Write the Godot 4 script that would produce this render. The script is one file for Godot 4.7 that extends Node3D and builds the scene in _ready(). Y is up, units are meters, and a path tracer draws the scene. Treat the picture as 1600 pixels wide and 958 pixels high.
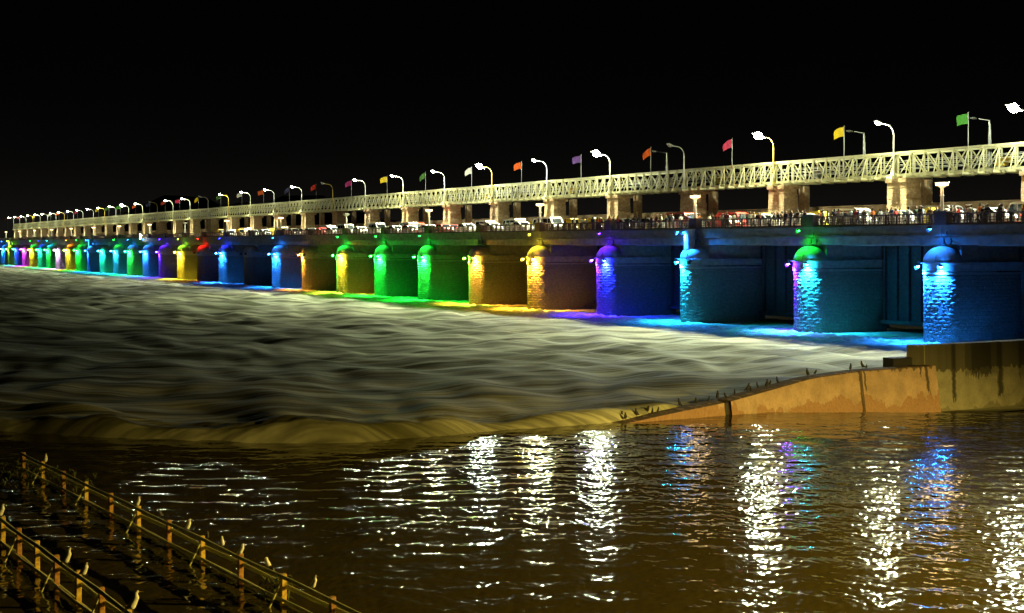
extends Node3D
# A night view of a long river barrage with coloured floodlights, built in metres.
# Bridge axes: t runs along the bridge to the far left end, v runs upstream; y is up. The camera stands 10 m over the pool.

const SN := 0.4866
const CS := 0.8736
const X0 := 39.04
const Z0 := 122.0
const CAM_H := 10.0
const DECK := 11.8
const TRUSS_LOW := 17.25
const TRUSS_TOP := 19.85

var rng := RandomNumberGenerator.new()
var M := {}
var taken := {}
var pier_t: Array[float] = []
var n_a := FastNoiseLite.new()
var n_b := FastNoiseLite.new()
var n_c := FastNoiseLite.new()
var shared := {}


class MB:
	var v := PackedVector3Array()
	var n := PackedVector3Array()
	var c := PackedColorArray()
	var u := PackedVector2Array()
	var i := PackedInt32Array()
	var tint := Color.WHITE

	func tri(a: Vector3, b: Vector3, d: Vector3) -> void:   # counter-clockwise seen from outside
		var nn := (b - a).cross(d - a).normalized()
		var k := v.size()
		for p in [a, b, d]:
			v.append(p); n.append(nn); c.append(tint); u.append(Vector2(p.x + p.z, p.y))
		i.append(k); i.append(k + 2); i.append(k + 1)

	func quad(a: Vector3, b: Vector3, d: Vector3, e: Vector3) -> void:
		var nn := (b - a).cross(e - a)
		if nn.length_squared() < 1e-12:
			nn = (d - b).cross(e - b)
		nn = nn.normalized()
		var k := v.size()
		for p in [a, b, d, e]:
			v.append(p); n.append(nn); c.append(tint); u.append(Vector2(p.x + p.z, p.y))
		for j in [0, 2, 1, 0, 3, 2]:
			i.append(k + j)

	func box(ce: Vector3, sz: Vector3, ba := Basis()) -> void:
		var h := sz * 0.5
		var p := []
		for q in 8:
			p.append(ce + ba * Vector3(h.x if q & 1 else -h.x, h.y if q & 2 else -h.y, h.z if q & 4 else -h.z))
		quad(p[4], p[5], p[7], p[6]); quad(p[1], p[0], p[2], p[3]); quad(p[5], p[1], p[3], p[7])
		quad(p[0], p[4], p[6], p[2]); quad(p[6], p[7], p[3], p[2]); quad(p[0], p[1], p[5], p[4])

	func cbox(ce: Vector3, sz: Vector3, e := 0.03, ba := Basis()) -> void:   # box with chamfered edges
		var h := sz * 0.5
		var f := func(s: Vector3, ax: int) -> Vector3:
			var q := h - Vector3(e, e, e)
			q[ax] = h[ax]
			return ce + ba * (q * s)
		for ax in 3:
			var b1 := (ax + 1) % 3
			var b2 := (ax + 2) % 3
			for sg in [-1.0, 1.0]:
				var pts := []
				for co in [[-1.0, -1.0], [1.0, -1.0], [1.0, 1.0], [-1.0, 1.0]]:
					var s := Vector3.ONE
					s[ax] = sg; s[b1] = co[0]; s[b2] = co[1]
					pts.append(f.call(s, ax))
				if sg > 0: quad(pts[0], pts[1], pts[2], pts[3])
				else: quad(pts[3], pts[2], pts[1], pts[0])
			for s1 in [-1.0, 1.0]:
				for s2 in [-1.0, 1.0]:   # edge along ax
					var s := Vector3.ONE
					s[b1] = s1; s[b2] = s2
					var lo := s; lo[ax] = -1.0
					var hi := s; hi[ax] = 1.0
					if s1 * s2 > 0: quad(f.call(lo, b1), f.call(hi, b1), f.call(hi, b2), f.call(lo, b2)) if false else quad(f.call(lo, b1), f.call(lo, b2), f.call(hi, b2), f.call(hi, b1)) if false else _out(f.call(lo, b1), f.call(lo, b2), f.call(hi, b2), f.call(hi, b1), ce)
					else: _out(f.call(lo, b1), f.call(lo, b2), f.call(hi, b2), f.call(hi, b1), ce)
		for q in 8:
			var s := Vector3(1.0 if q & 1 else -1.0, 1.0 if q & 2 else -1.0, 1.0 if q & 4 else -1.0)
			var a: Vector3 = f.call(s, 0)
			var b: Vector3 = f.call(s, 1)
			var d: Vector3 = f.call(s, 2)
			if (b - a).cross(d - a).dot(a - ce) > 0: tri(a, b, d)
			else: tri(a, d, b)

	func _out(a: Vector3, b: Vector3, d: Vector3, e: Vector3, ce: Vector3) -> void:
		if (b - a).cross(e - a).dot(a - ce) > 0: quad(a, b, d, e)
		else: quad(e, d, b, a)

	func tube(a: Vector3, b: Vector3, r0: float, r1 := -1.0, sides := 8, caps := true) -> void:
		if r1 < 0: r1 = r0
		var ax := (b - a).normalized()
		var s := ax.cross(Vector3.UP if absf(ax.y) < 0.95 else Vector3.RIGHT).normalized()
		var w := s.cross(ax)
		var k := v.size()
		for j in sides + 1:
			var an := TAU * j / sides
			var d := s * cos(an) + w * sin(an)
			v.append(a + d * r0); v.append(b + d * r1)
			n.append(d); n.append(d); c.append(tint); c.append(tint)
			u.append(Vector2(float(j) / sides, 0)); u.append(Vector2(float(j) / sides, 1))
		for j in sides:
			var q := k + j * 2
			for z in [0, 2, 1, 1, 2, 3]:
				i.append(q + z)
		if caps:
			for j in sides:
				var a0 := TAU * j / sides
				var a1 := TAU * (j + 1) / sides
				var d0 := s * cos(a0) + w * sin(a0)
				var d1 := s * cos(a1) + w * sin(a1)
				if r0 > 0: tri(a, a + d0 * r0, a + d1 * r0)
				if r1 > 0: tri(b, b + d1 * r1, b + d0 * r1)

	func path(pts: Array, r: float, sides := 6) -> void:
		for j in pts.size() - 1:
			tube(pts[j], pts[j + 1], r, r, sides, true)

	func lathe(prof: Array, sides: int, a0 := 0.0, a1 := TAU, ce := Vector3.ZERO) -> void:   # prof: [radius, y] from the bottom up; flat between rings
		for j in sides:
			var p0 := a0 + (a1 - a0) * j / sides
			var p1 := a0 + (a1 - a0) * (j + 1) / sides
			var d0 := Vector3(cos(p0), 0, sin(p0))
			var d1 := Vector3(cos(p1), 0, sin(p1))
			for q in prof.size() - 1:
				var A: Vector3 = ce + d0 * prof[q][0] + Vector3.UP * prof[q][1]
				var B: Vector3 = ce + d1 * prof[q][0] + Vector3.UP * prof[q][1]
				var C: Vector3 = ce + d1 * prof[q + 1][0] + Vector3.UP * prof[q + 1][1]
				var D: Vector3 = ce + d0 * prof[q + 1][0] + Vector3.UP * prof[q + 1][1]
				var nr := Vector2(prof[q + 1][1] - prof[q][1], prof[q][0] - prof[q + 1][0]).normalized()
				var k := v.size()
				for z in [[A, d0], [B, d1], [C, d1], [D, d0]]:
					v.append(z[0]); n.append((z[1] as Vector3) * nr.x + Vector3.UP * nr.y); c.append(tint); u.append(Vector2(p0, prof[q][1]))
				for z in [0, 1, 2, 0, 2, 3]:
					i.append(k + z)

	func dome(ce: Vector3, rad: Vector3, na: int, nb: int, a0 := 0.0, a1 := TAU) -> void:
		var k := v.size()
		for y in nb + 1:
			var e := PI * 0.5 * y / nb
			for x in na + 1:
				var p := a0 + (a1 - a0) * x / na
				var d := Vector3(cos(e) * cos(p), sin(e), cos(e) * sin(p))
				v.append(ce + d * rad); n.append((d / rad).normalized()); c.append(tint); u.append(Vector2(p, e))
		for y in nb:
			for x in na:
				var q := k + y * (na + 1) + x
				for z in [q, q + 1, q + na + 2, q, q + na + 2, q + na + 1]:
					i.append(z)

	func sphere(ce: Vector3, rad: Vector3, na := 10, nb := 6) -> void:
		var k := v.size()
		for y in nb + 1:
			var e := PI * y / nb - PI * 0.5
			for x in na + 1:
				var p := TAU * x / na
				var d := Vector3(cos(e) * cos(p), sin(e), cos(e) * sin(p))
				v.append(ce + d * rad); n.append((d / rad).normalized()); c.append(tint); u.append(Vector2(p, e))
		for y in nb:
			for x in na:
				var q := k + y * (na + 1) + x
				for z in [q, q + 1, q + na + 2, q, q + na + 2, q + na + 1]:
					i.append(z)

	func prism(outline: Array, z0: float, z1: float) -> void:   # outline in x,y, counter-clockwise seen from +z
		var pv := PackedVector2Array(outline)
		var t := Geometry2D.triangulate_polygon(pv)
		for j in range(0, t.size(), 3):
			var a := pv[t[j]]
			var b := pv[t[j + 1]]
			var d := pv[t[j + 2]]
			if (b - a).cross(d - a) < 0:
				var s := b; b = d; d = s
			tri(Vector3(a.x, a.y, z1), Vector3(b.x, b.y, z1), Vector3(d.x, d.y, z1))
			tri(Vector3(a.x, a.y, z0), Vector3(d.x, d.y, z0), Vector3(b.x, b.y, z0))
		for j in pv.size():
			var a := pv[j]
			var b := pv[(j + 1) % pv.size()]
			quad(Vector3(a.x, a.y, z0), Vector3(b.x, b.y, z0), Vector3(b.x, b.y, z1), Vector3(a.x, a.y, z1))

	func mesh(colored := false, uvs := false) -> ArrayMesh:
		var arr := []
		arr.resize(Mesh.ARRAY_MAX)
		arr[Mesh.ARRAY_VERTEX] = v
		arr[Mesh.ARRAY_NORMAL] = n
		if colored: arr[Mesh.ARRAY_COLOR] = c
		if uvs: arr[Mesh.ARRAY_TEX_UV] = u
		arr[Mesh.ARRAY_INDEX] = i
		var m := ArrayMesh.new()
		m.add_surface_from_arrays(Mesh.PRIMITIVE_TRIANGLES, arr)
		return m


# ------------------------------------------------------------------ naming and placing
func numbered(called: String) -> String:
	var k: int = taken.get(called, 0)
	taken[called] = k + 1
	return called if k == 0 else "%s_%03d" % [called, k]

func tag(o: Node3D, label: String, category: String, group := "") -> Node3D:
	o.set_meta("label", label)
	o.set_meta("category", category)
	if group: o.set_meta("group", group)
	return o

func thing(called: String, label: String, category: String, tr: Transform3D, group := "") -> Node3D:
	var o := Node3D.new()
	o.name = numbered(called)
	add_child(o, true)
	o.transform = tr
	tag(o, label, category, group)
	return o

func part(called: String, m: Mesh, mat: Material, parent: Node3D, at := Transform3D(), kind := "") -> MeshInstance3D:
	var o := MeshInstance3D.new()
	o.name = numbered(called) if parent == self else called
	o.mesh = m
	o.material_override = mat
	o.transform = at
	parent.add_child(o, true)
	if kind: o.set_meta("kind", kind)
	return o

func at_bridge(t: float, v: float, y := 0.0) -> Transform3D:   # local x: towards the right bank, local z: downstream
	return Transform3D(Basis(Vector3(SN, 0, CS), Vector3.UP, Vector3(-CS, 0, SN)), Vector3(X0 - SN * t + CS * v, y, -(Z0 + CS * t + SN * v)))

func to_tv(x: float, z: float) -> Vector2:   # world x and z to (t, v)
	var dx := x - X0
	var dz := -z - Z0
	return Vector2(-SN * dx + CS * dz, CS * dx + SN * dz)

func once(key: String, make: Callable) -> Variant:
	if not shared.has(key):
		shared[key] = make.call()
	return shared[key]

func omni(parent: Node3D, at: Vector3, col: Color, energy: float, size := 0.1) -> OmniLight3D:
	var l := OmniLight3D.new()
	l.name = "lamp_light"
	l.light_color = col; l.light_energy = energy; l.light_size = size
	l.omni_range = 300; l.omni_attenuation = 2.0; l.shadow_enabled = true
	parent.add_child(l, true)
	l.position = at
	return l

func spot(parent: Node3D, at: Vector3, towards: Vector3, col: Color, energy: float, angle: float, blend: float, size := 0.08) -> SpotLight3D:
	var l := SpotLight3D.new()
	l.name = "lamp_light"
	l.light_color = col; l.light_energy = energy; l.light_size = size
	l.spot_angle = angle; l.spot_angle_attenuation = blend; l.spot_range = 300; l.spot_attenuation = 2.0; l.shadow_enabled = true
	parent.add_child(l, true)
	l.transform = Transform3D(Basis.looking_at(towards.normalized(), Vector3.UP if absf(towards.normalized().y) < 0.98 else Vector3.RIGHT), at)
	return l

const ONES := ["", "first", "second", "third", "fourth", "fifth", "sixth", "seventh", "eighth", "ninth", "tenth", "eleventh", "twelfth", "thirteenth", "fourteenth", "fifteenth", "sixteenth", "seventeenth", "eighteenth", "nineteenth"]
func nth(k: int) -> String:
	if k < 20: return ONES[k]
	var tens := {2: "twent", 3: "thirt", 4: "fort", 5: "fift", 6: "sixt", 7: "sevent", 8: "eight", 9: "ninet"}
	if k % 10 == 0: return tens[k / 10] + "ieth"
	return tens[k / 10] + "y-" + ONES[k % 10]


# ------------------------------------------------------------------ materials
func flat(col: Color, rough := 0.7, metal := 0.0) -> StandardMaterial3D:
	var m := StandardMaterial3D.new()
	m.albedo_color = col.linear_to_srgb()
	m.roughness = rough
	m.metallic = metal
	return m

func glow(col: Color, energy: float) -> StandardMaterial3D:
	var m := StandardMaterial3D.new()
	m.albedo_color = Color(0.8, 0.8, 0.8)
	m.emission_enabled = true
	m.emission = col
	m.emission_energy_multiplier = energy
	return m

func noise_tex(freq: float, oct: int, stops: Array, size := 512, sd := 1, kind := FastNoiseLite.TYPE_SIMPLEX_SMOOTH) -> NoiseTexture2D:
	var f := FastNoiseLite.new()
	f.noise_type = kind
	f.seed = sd
	f.frequency = freq
	f.fractal_octaves = oct
	var t := NoiseTexture2D.new()
	t.width = size; t.height = size; t.seamless = true; t.noise = f
	if stops.size():
		var g := Gradient.new()
		g.offsets = PackedFloat32Array(stops.map(func(s): return s[0]))
		g.colors = PackedColorArray(stops.map(func(s): return (s[1] as Color).linear_to_srgb()))
		t.color_ramp = g
	return t

func mottled(a: Color, b: Color, d: Color, metres: float, rough := 0.85, relief := 0.0, sd := 1) -> StandardMaterial3D:
	var m := StandardMaterial3D.new()
	m.albedo_texture = noise_tex(0.012, 5, [[0.0, a], [0.5, b], [1.0, d]], 512, sd)
	m.uv1_triplanar = true
	m.uv1_world_triplanar = true
	m.uv1_scale = Vector3.ONE / metres
	m.roughness = rough
	if relief > 0:
		m.heightmap_enabled = true
		m.heightmap_scale = relief
		m.heightmap_texture = noise_tex(0.03, 5, [], 512, sd + 40)
	return m

func g3(x: float) -> Color:
	return Color(x, x, x)

func materials() -> void:
	M.stone = mottled(Color(0.08, 0.077, 0.07), Color(0.17, 0.165, 0.15), Color(0.28, 0.27, 0.25), 2.6, 0.75, 3.0, 3)
	M.mortar = mottled(Color(0.11, 0.105, 0.095), Color(0.18, 0.17, 0.155), Color(0.24, 0.23, 0.21), 1.7, 0.95, 0.0, 5)
	M.concrete = mottled(Color(0.20, 0.195, 0.18), Color(0.33, 0.32, 0.3), Color(0.44, 0.43, 0.4), 4.0, 0.8, 1.0, 7)
	M.deck = mottled(Color(0.10, 0.10, 0.095), Color(0.19, 0.19, 0.18), Color(0.27, 0.27, 0.25), 6.0, 0.85, 1.0, 9)
	M.tower = mottled(Color(0.34, 0.21, 0.11), Color(0.60, 0.43, 0.26), Color(0.72, 0.56, 0.37), 3.2, 0.9, 4.0, 11)
	M.backwall = mottled(Color(0.20, 0.12, 0.065), Color(0.33, 0.22, 0.13), Color(0.4, 0.29, 0.18), 7.0, 0.9, 1.0, 13)
	M.truss = flat(Color(0.60, 0.57, 0.33), 0.5)
	M.rail = mottled(Color(0.05, 0.03, 0.025), Color(0.09, 0.055, 0.045), Color(0.13, 0.08, 0.07), 1.5, 0.85, 0.0, 15)
	M.steel = flat(Color(0.36, 0.37, 0.36), 0.4, 0.6)
	M.pole = flat(Color(0.62, 0.62, 0.56), 0.45, 0.2)
	M.yellow_pole = flat(Color(0.6, 0.42, 0.06), 0.5, 0.0)
	M.dark = flat(Color(0.035, 0.035, 0.04), 0.6)
	M.gate = mottled(Color(0.03, 0.032, 0.035), Color(0.055, 0.057, 0.06), Color(0.085, 0.085, 0.08), 3.0, 0.95, 0.0, 17)
	M.cable = flat(Color(0.03, 0.03, 0.03), 0.8)
	M.road = flat(Color(0.055, 0.055, 0.055), 0.9)
	M.glass = flat(Color(0.02, 0.024, 0.028), 0.08)
	M.rubber = flat(Color(0.02, 0.02, 0.02), 0.9)
	M.head = glow(Color(1.0, 0.97, 0.86), 6.0)
	M.tail = glow(Color(1.0, 0.06, 0.03), 5.0)
	M.lens_white = glow(Color(0.95, 1.0, 0.9), 60.0)
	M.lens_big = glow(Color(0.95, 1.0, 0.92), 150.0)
	M.lantern = glow(Color(1.0, 0.82, 0.55), 5.0)
	M.sodium = glow(Color(1.0, 0.68, 0.22), 40.0)
	M.skin = flat(Color(0.22, 0.12, 0.07), 0.6)
	M.hair = flat(Color(0.012, 0.01, 0.009), 0.6)
	M.bird_white = flat(Color(0.74, 0.74, 0.66), 0.8)
	M.bird_dark = flat(Color(0.03, 0.028, 0.024), 0.7)
	M.beak = flat(Color(0.45, 0.3, 0.05), 0.5)
	M.fence_rail = mottled(Color(0.3, 0.3, 0.1), Color(0.55, 0.55, 0.2), Color(0.62, 0.62, 0.26), 1.1, 0.6, 0.0, 19)
	M.fence_post = mottled(Color(0.22, 0.09, 0.02), Color(0.62, 0.42, 0.06), Color(0.72, 0.56, 0.08), 0.9, 0.65, 0.0, 21)
	M.fence_rust = mottled(Color(0.14, 0.05, 0.02), Color(0.34, 0.16, 0.04), Color(0.6, 0.36, 0.06), 0.8, 0.8, 0.0, 23)
	M.weed = flat(Color(0.07, 0.085, 0.02), 0.8)
	M.hill = flat(Color(0.02, 0.022, 0.018), 1.0)
	M.bank = mottled(Color(0.05, 0.045, 0.03), Color(0.09, 0.08, 0.05), Color(0.12, 0.11, 0.07), 5.0, 0.95, 2.0, 25)
	# muddy backwater: smooth, brown
	var w := StandardMaterial3D.new()
	w.albedo_color = Color(0.058, 0.047, 0.0105).linear_to_srgb()
	w.roughness = 0.07
	w.metallic_specular = 0.5
	M.pool = w
	# rushing white water: foam and brown water carried as vertex colours, with fine streaks along the flow
	var f := StandardMaterial3D.new()
	f.vertex_color_use_as_albedo = true
	f.albedo_texture = noise_tex(0.02, 4, [[0.22, g3(0.45)], [0.5, g3(0.76)], [0.78, g3(1.0)]], 1024, 31)
	f.uv1_scale = Vector3(1.0, 1.0, 1.0)
	f.roughness = 0.65
	f.metallic_specular = 0.35
	M.foam = f


# ------------------------------------------------------------------ organic bodies: surface nets over tapered capsules
func nets(caps: Array, cell: float, k := 0.04) -> ArrayMesh:
	var lo := Vector3(1e9, 1e9, 1e9)
	var hi := -lo
	for q in caps:
		for e in 2:
			var r: float = q[2 + e]
			lo = lo.min(q[e] - Vector3(r, r, r)); hi = hi.max(q[e] + Vector3(r, r, r))
	lo -= Vector3.ONE * cell * 2.2
	hi += Vector3.ONE * cell * 2.2
	var nx := int((hi.x - lo.x) / cell) + 2
	var ny := int((hi.y - lo.y) / cell) + 2
	var nz := int((hi.z - lo.z) / cell) + 2
	var f := PackedFloat32Array()
	f.resize(nx * ny * nz)
	f.fill(1e3)
	for q in caps:
		var a: Vector3 = q[0]
		var b: Vector3 = q[1]
		var ra: float = q[2]
		var rb: float = q[3]
		var ab := b - a
		var l2 := maxf(ab.length_squared(), 1e-9)
		var m := maxf(ra, rb) + cell * 2.5 + k
		var p0 := ((a.min(b) - Vector3(m, m, m) - lo) / cell).floor().max(Vector3.ZERO)
		var p1 := ((a.max(b) + Vector3(m, m, m) - lo) / cell).ceil().min(Vector3(nx - 1, ny - 1, nz - 1))
		for z in range(int(p0.z), int(p1.z) + 1):
			for y in range(int(p0.y), int(p1.y) + 1):
				var at := (z * ny + y) * nx
				for x in range(int(p0.x), int(p1.x) + 1):
					var p := lo + Vector3(x, y, z) * cell
					var s := clampf((p - a).dot(ab) / l2, 0.0, 1.0)
					var d := (p - a - ab * s).length() - lerpf(ra, rb, s)
					var o := f[at + x]
					var h := maxf(k - absf(o - d), 0.0) / k
					f[at + x] = minf(o, d) - h * h * k * 0.25
	var ids := PackedInt32Array()
	ids.resize(nx * ny * nz)
	ids.fill(-1)
	var vs := PackedVector3Array()
	var ix := PackedInt32Array()
	var off := [0, 1, nx, nx + 1, nx * ny, nx * ny + 1, nx * ny + nx, nx * ny + nx + 1]
	for z in nz - 1:
		for y in ny - 1:
			for x in nx - 1:
				var at := (z * ny + y) * nx + x
				var mask := 0
				for q in 8:
					if f[at + off[q]] < 0: mask |= 1 << q
				if mask == 0 or mask == 255: continue
				var sum := Vector3.ZERO
				var cnt := 0
				for q in 8:
					for ax in 3:
						var w := q | (1 << ax)
						if w == q: continue
						var d0 := f[at + off[q]]
						var d1 := f[at + off[w]]
						if (d0 < 0) == (d1 < 0): continue
						var p := Vector3(q & 1, (q >> 1) & 1, (q >> 2) & 1)
						p[ax] += d0 / (d0 - d1)
						sum += p
						cnt += 1
				ids[at] = vs.size()
				vs.append(lo + (Vector3(x, y, z) + sum / cnt) * cell)
	for z in range(1, nz - 1):
		for y in range(1, ny - 1):
			for x in range(1, nx - 1):
				var at := (z * ny + y) * nx + x
				var s0 := f[at] < 0
				for ax in 3:
					var st: int = [1, nx, nx * ny][ax]
					if s0 == (f[at + st] < 0): continue
					var e1: int = [nx, nx * ny, 1][ax]
					var e2: int = [nx * ny, 1, nx][ax]
					var a := ids[at - e1 - e2]
					var b := ids[at - e2]
					var d := ids[at]
					var e := ids[at - e1]
					if a < 0 or b < 0 or d < 0 or e < 0: continue
					for j in ([a, d, b, a, e, d] if s0 else [a, b, d, a, d, e]):
						ix.append(j)
	var ns := PackedVector3Array()
	ns.resize(vs.size())
	for j in range(0, ix.size(), 3):
		var nn := (vs[ix[j + 2]] - vs[ix[j]]).cross(vs[ix[j + 1]] - vs[ix[j]])
		for q in 3: ns[ix[j + q]] += nn
	for j in ns.size(): ns[j] = ns[j].normalized()
	var arr := []
	arr.resize(Mesh.ARRAY_MAX)
	arr[Mesh.ARRAY_VERTEX] = vs
	arr[Mesh.ARRAY_NORMAL] = ns
	arr[Mesh.ARRAY_INDEX] = ix
	var me := ArrayMesh.new()
	me.add_surface_from_arrays(Mesh.PRIMITIVE_TRIANGLES, arr)
	return me


# ------------------------------------------------------------------ water
func shear_t(w: float) -> float:   # where the rushing water ends and the still pool begins
	return -24.7 + (0.29 * pow(w - 67.0, 1.38) if w > 67.0 else 0.0)

func along_flow(t: float, w: float) -> Vector2:   # (across, along) the streamlines, which bend towards the near bank far along the bridge
	var s := lerpf(0.3, 1.3, smoothstep(-60.0, 220.0, t))
	return Vector2(t - s * w, w + s * t * 0.4) / sqrt(1.0 + s * s)

func foam_height(t: float, w: float) -> float:
	var base := lerpf(0.95, 0.42, smoothstep(6.0, 62.0, w))
	var rough := smoothstep(3.0, 14.0, w)
	var c := along_flow(t, w)
	# standing waves whose crests lie across the flow, broken up, with smaller ones riding on them
	var warp := n_a.get_noise_2d(t * 0.9, w * 0.9) * 5.0
	var big := n_a.get_noise_2d(t * 3.0 + 50.0, (w + warp) * 6.4)
	var mid := n_b.get_noise_2d(c.x * 9.0 + warp, c.y * 6.5)
	var fine := n_c.get_noise_2d(c.x * 48.0 + warp * 4.0, c.y * 3.0)
	var hair := n_c.get_noise_2d(c.x * 130.0 + warp * 5.0, c.y * 5.0 + 300.0)
	var h := base + rough * (0.50 * big + 0.09 * mid) + (0.3 + 0.7 * rough) * (0.04 * fine + 0.02 * hair)
	# froth heaped up where the jets leave the piers
	var froth := n_b.get_noise_2d(t * 22.0, w * 26.0)
	h += 0.42 * exp(-pow((w - 3.5) / 3.2, 2.0)) * (0.35 + froth)
	h += 0.12 * (1.0 - rough) * n_c.get_noise_2d(t * 80.0, w * 80.0)
	h = maxf(h, 0.1 + 0.25 * h)
	var d := t - shear_t(w)
	if w > 50.0:   # rollers along the edge of the pool
		var k := smoothstep(52.0, 76.0, w)
		var und := n_a.get_noise_2d(w * 6.0, 20.0) * 0.9
		h += (0.10 + 0.14 * k) * exp(-pow((d - 1.6 - und) / 1.7, 2.0)) * (0.8 + 0.9 * n_b.get_noise_2d(w * 14.0, t * 10.0))
		var d2 := d - 1.6 - 0.85 * maxf(w - 69.0, 0.0) - und
		h += 0.26 * k * exp(-pow(d2 / 2.0, 2.0)) * (0.8 + 0.8 * n_b.get_noise_2d(w * 12.0, 90.0))
	if w > 49.0: h += exp(-pow((d - 1.5) / 3.5, 2.0)) * (0.035 * n_c.get_noise_2d(t * 75.0 + warp * 20.0, w * 45.0) + 0.035 * n_b.get_noise_2d(t * 150.0, w * 110.0))
	var edge := smoothstep(-0.6, 1.0, d) if w > 49.0 else smoothstep(-23.2, -22.6, t) if w < 31.0 else smoothstep(-24.4, -23.8, t)
	return lerpf(-1.0, h, edge)

func foam_colour(t: float, w: float, _y: float) -> Color:
	var warp := n_a.get_noise_2d(t * 0.9, w * 0.9) * 5.0
	var c := along_flow(t, w)
	var a := n_c.get_noise_2d(c.x * 15.0 + warp * 4.0, c.y * 2.6 + 700.0)
	var b := n_b.get_noise_2d(c.x * 80.0 + warp * 5.0, c.y * 4.0)
	var k := smoothstep(-0.75, 0.6, 0.7 * a + 0.35 * b)
	k = maxf(k, 0.95 * (1.0 - smoothstep(4.0, 12.0, w)))
	return Color(0.10, 0.10, 0.045).lerp(Color(0.72, 0.73, 0.58), k)

func sheet(us: PackedFloat32Array, ws: PackedFloat32Array, point: Callable, colour: Variant, uv: Callable) -> ArrayMesh:
	var nu := us.size()
	var nw := ws.size()
	var v := PackedVector3Array()
	var c := PackedColorArray()
	var u := PackedVector2Array()
	v.resize(nu * nw)
	u.resize(nu * nw)
	var colored: bool = colour != null
	if colored: c.resize(nu * nw)
	for a in nu:
		for b in nw:
			var k := a * nw + b
			var p: Vector3 = point.call(us[a], ws[b])
			v[k] = p
			u[k] = uv.call(us[a], ws[b])
			if colored: c[k] = colour.call(us[a], ws[b], p.y)
	var n := PackedVector3Array()
	n.resize(nu * nw)
	var ix := PackedInt32Array()
	ix.resize((nu - 1) * (nw - 1) * 6)
	var q := 0
	var up := (v[nw] - v[0]).cross(v[1] - v[0]).y > 0
	for a in nu:
		for b in nw:
			var k := a * nw + b
			var da := v[k + nw if a < nu - 1 else k] - v[k - nw if a > 0 else k]
			var db := v[k + 1 if b < nw - 1 else k] - v[k - 1 if b > 0 else k]
			var nn := da.cross(db).normalized()
			n[k] = nn if up else -nn
			if a < nu - 1 and b < nw - 1:
				var z := [k, k + nw + 1, k + nw, k, k + 1, k + nw + 1] if up else [k, k + nw, k + nw + 1, k, k + nw + 1, k + 1]
				for e in 6: ix[q + e] = z[e]
				q += 6
	var arr := []
	arr.resize(Mesh.ARRAY_MAX)
	arr[Mesh.ARRAY_VERTEX] = v
	arr[Mesh.ARRAY_NORMAL] = n
	arr[Mesh.ARRAY_TEX_UV] = u
	if colored: arr[Mesh.ARRAY_COLOR] = c
	arr[Mesh.ARRAY_INDEX] = ix
	var m := ArrayMesh.new()
	m.add_surface_from_arrays(Mesh.PRIMITIVE_TRIANGLES, arr)
	return m

func pool_height(x: float, z: float) -> float:
	var calm := 0.75 + 0.5 * n_a.get_noise_2d(x * 2.0, z * 5.0)
	var left := smoothstep(6.0, -24.0, x) * smoothstep(34.0, 62.0, -z)   # choppier beside the rollers
	return 0.022 * n_a.get_noise_2d(x * 14.0, z * 26.0) * (1.0 + 2.5 * left) + calm * (0.014 * n_b.get_noise_2d(x * 44.0, z * 62.0) * (1.0 + 0.4 * left) + 0.0095 * n_c.get_noise_2d(x * 165.0, z * 150.0) + 0.002 * n_c.get_noise_2d(x * 330.0 + 70.0, z * 260.0))

func water() -> void:
	var river := MB.new()
	river.box(Vector3(0, -1.6, -1500), Vector3(6000, 0.4, 6000))
	tagged_setting(part("river_bed", river.mesh(), M.bank, self))
	var zs := PackedFloat32Array()
	var xs := PackedFloat32Array()
	var z := -20.0
	while z > -80.0:
		zs.append(z); z -= 0.11 if z > -50.0 else 0.14
	for k in 900: xs.append(-33.0 + k * 0.075)
	tagged_setting(part("pool_water", sheet(xs, zs, func(a, b): return Vector3(a, pool_height(a, b), b), null, func(a, b): return Vector2(a, b)), M.pool, self))
	var ts := PackedFloat32Array()
	var ws := PackedFloat32Array()
	var t := -26.0
	while t < 520.0:
		ts.append(t)
		t += 0.0026 * (Z0 + CS * t - 30.0)
	var w := -14.0
	while w < 96.0:
		ws.append(w); w += 0.8 if w < -1.5 else 0.24
	var o := part("rushing_water", sheet(ts, ws, func(a, b): var tr := at_bridge(a, -b, foam_height(a, b)); return tr.origin, foam_colour, func(a, b): var q := along_flow(a, b); return Vector2(q.x * 0.17, q.y * 0.009)), M.foam, self)
	tagged_setting(o)

func tagged_setting(o: Node3D) -> void:
	o.set_meta("kind", "structure")


# ------------------------------------------------------------------ piers
const NEAR_STONES := 4
const NOSE := 1.6
const COURSE := 0.33

func stone_variant(k: int, last := false) -> ArrayMesh:   # one stone of the round nose, centred on local +z
	return once("stone%d" % k, func():
		var r := RandomNumberGenerator.new()
		r.seed = 900 + k
		var b := MB.new()
		stone_into(b, r, 0.0, PI / 8.0 - 0.008, 0.0, COURSE - 0.014)
		return b.mesh())

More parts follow.
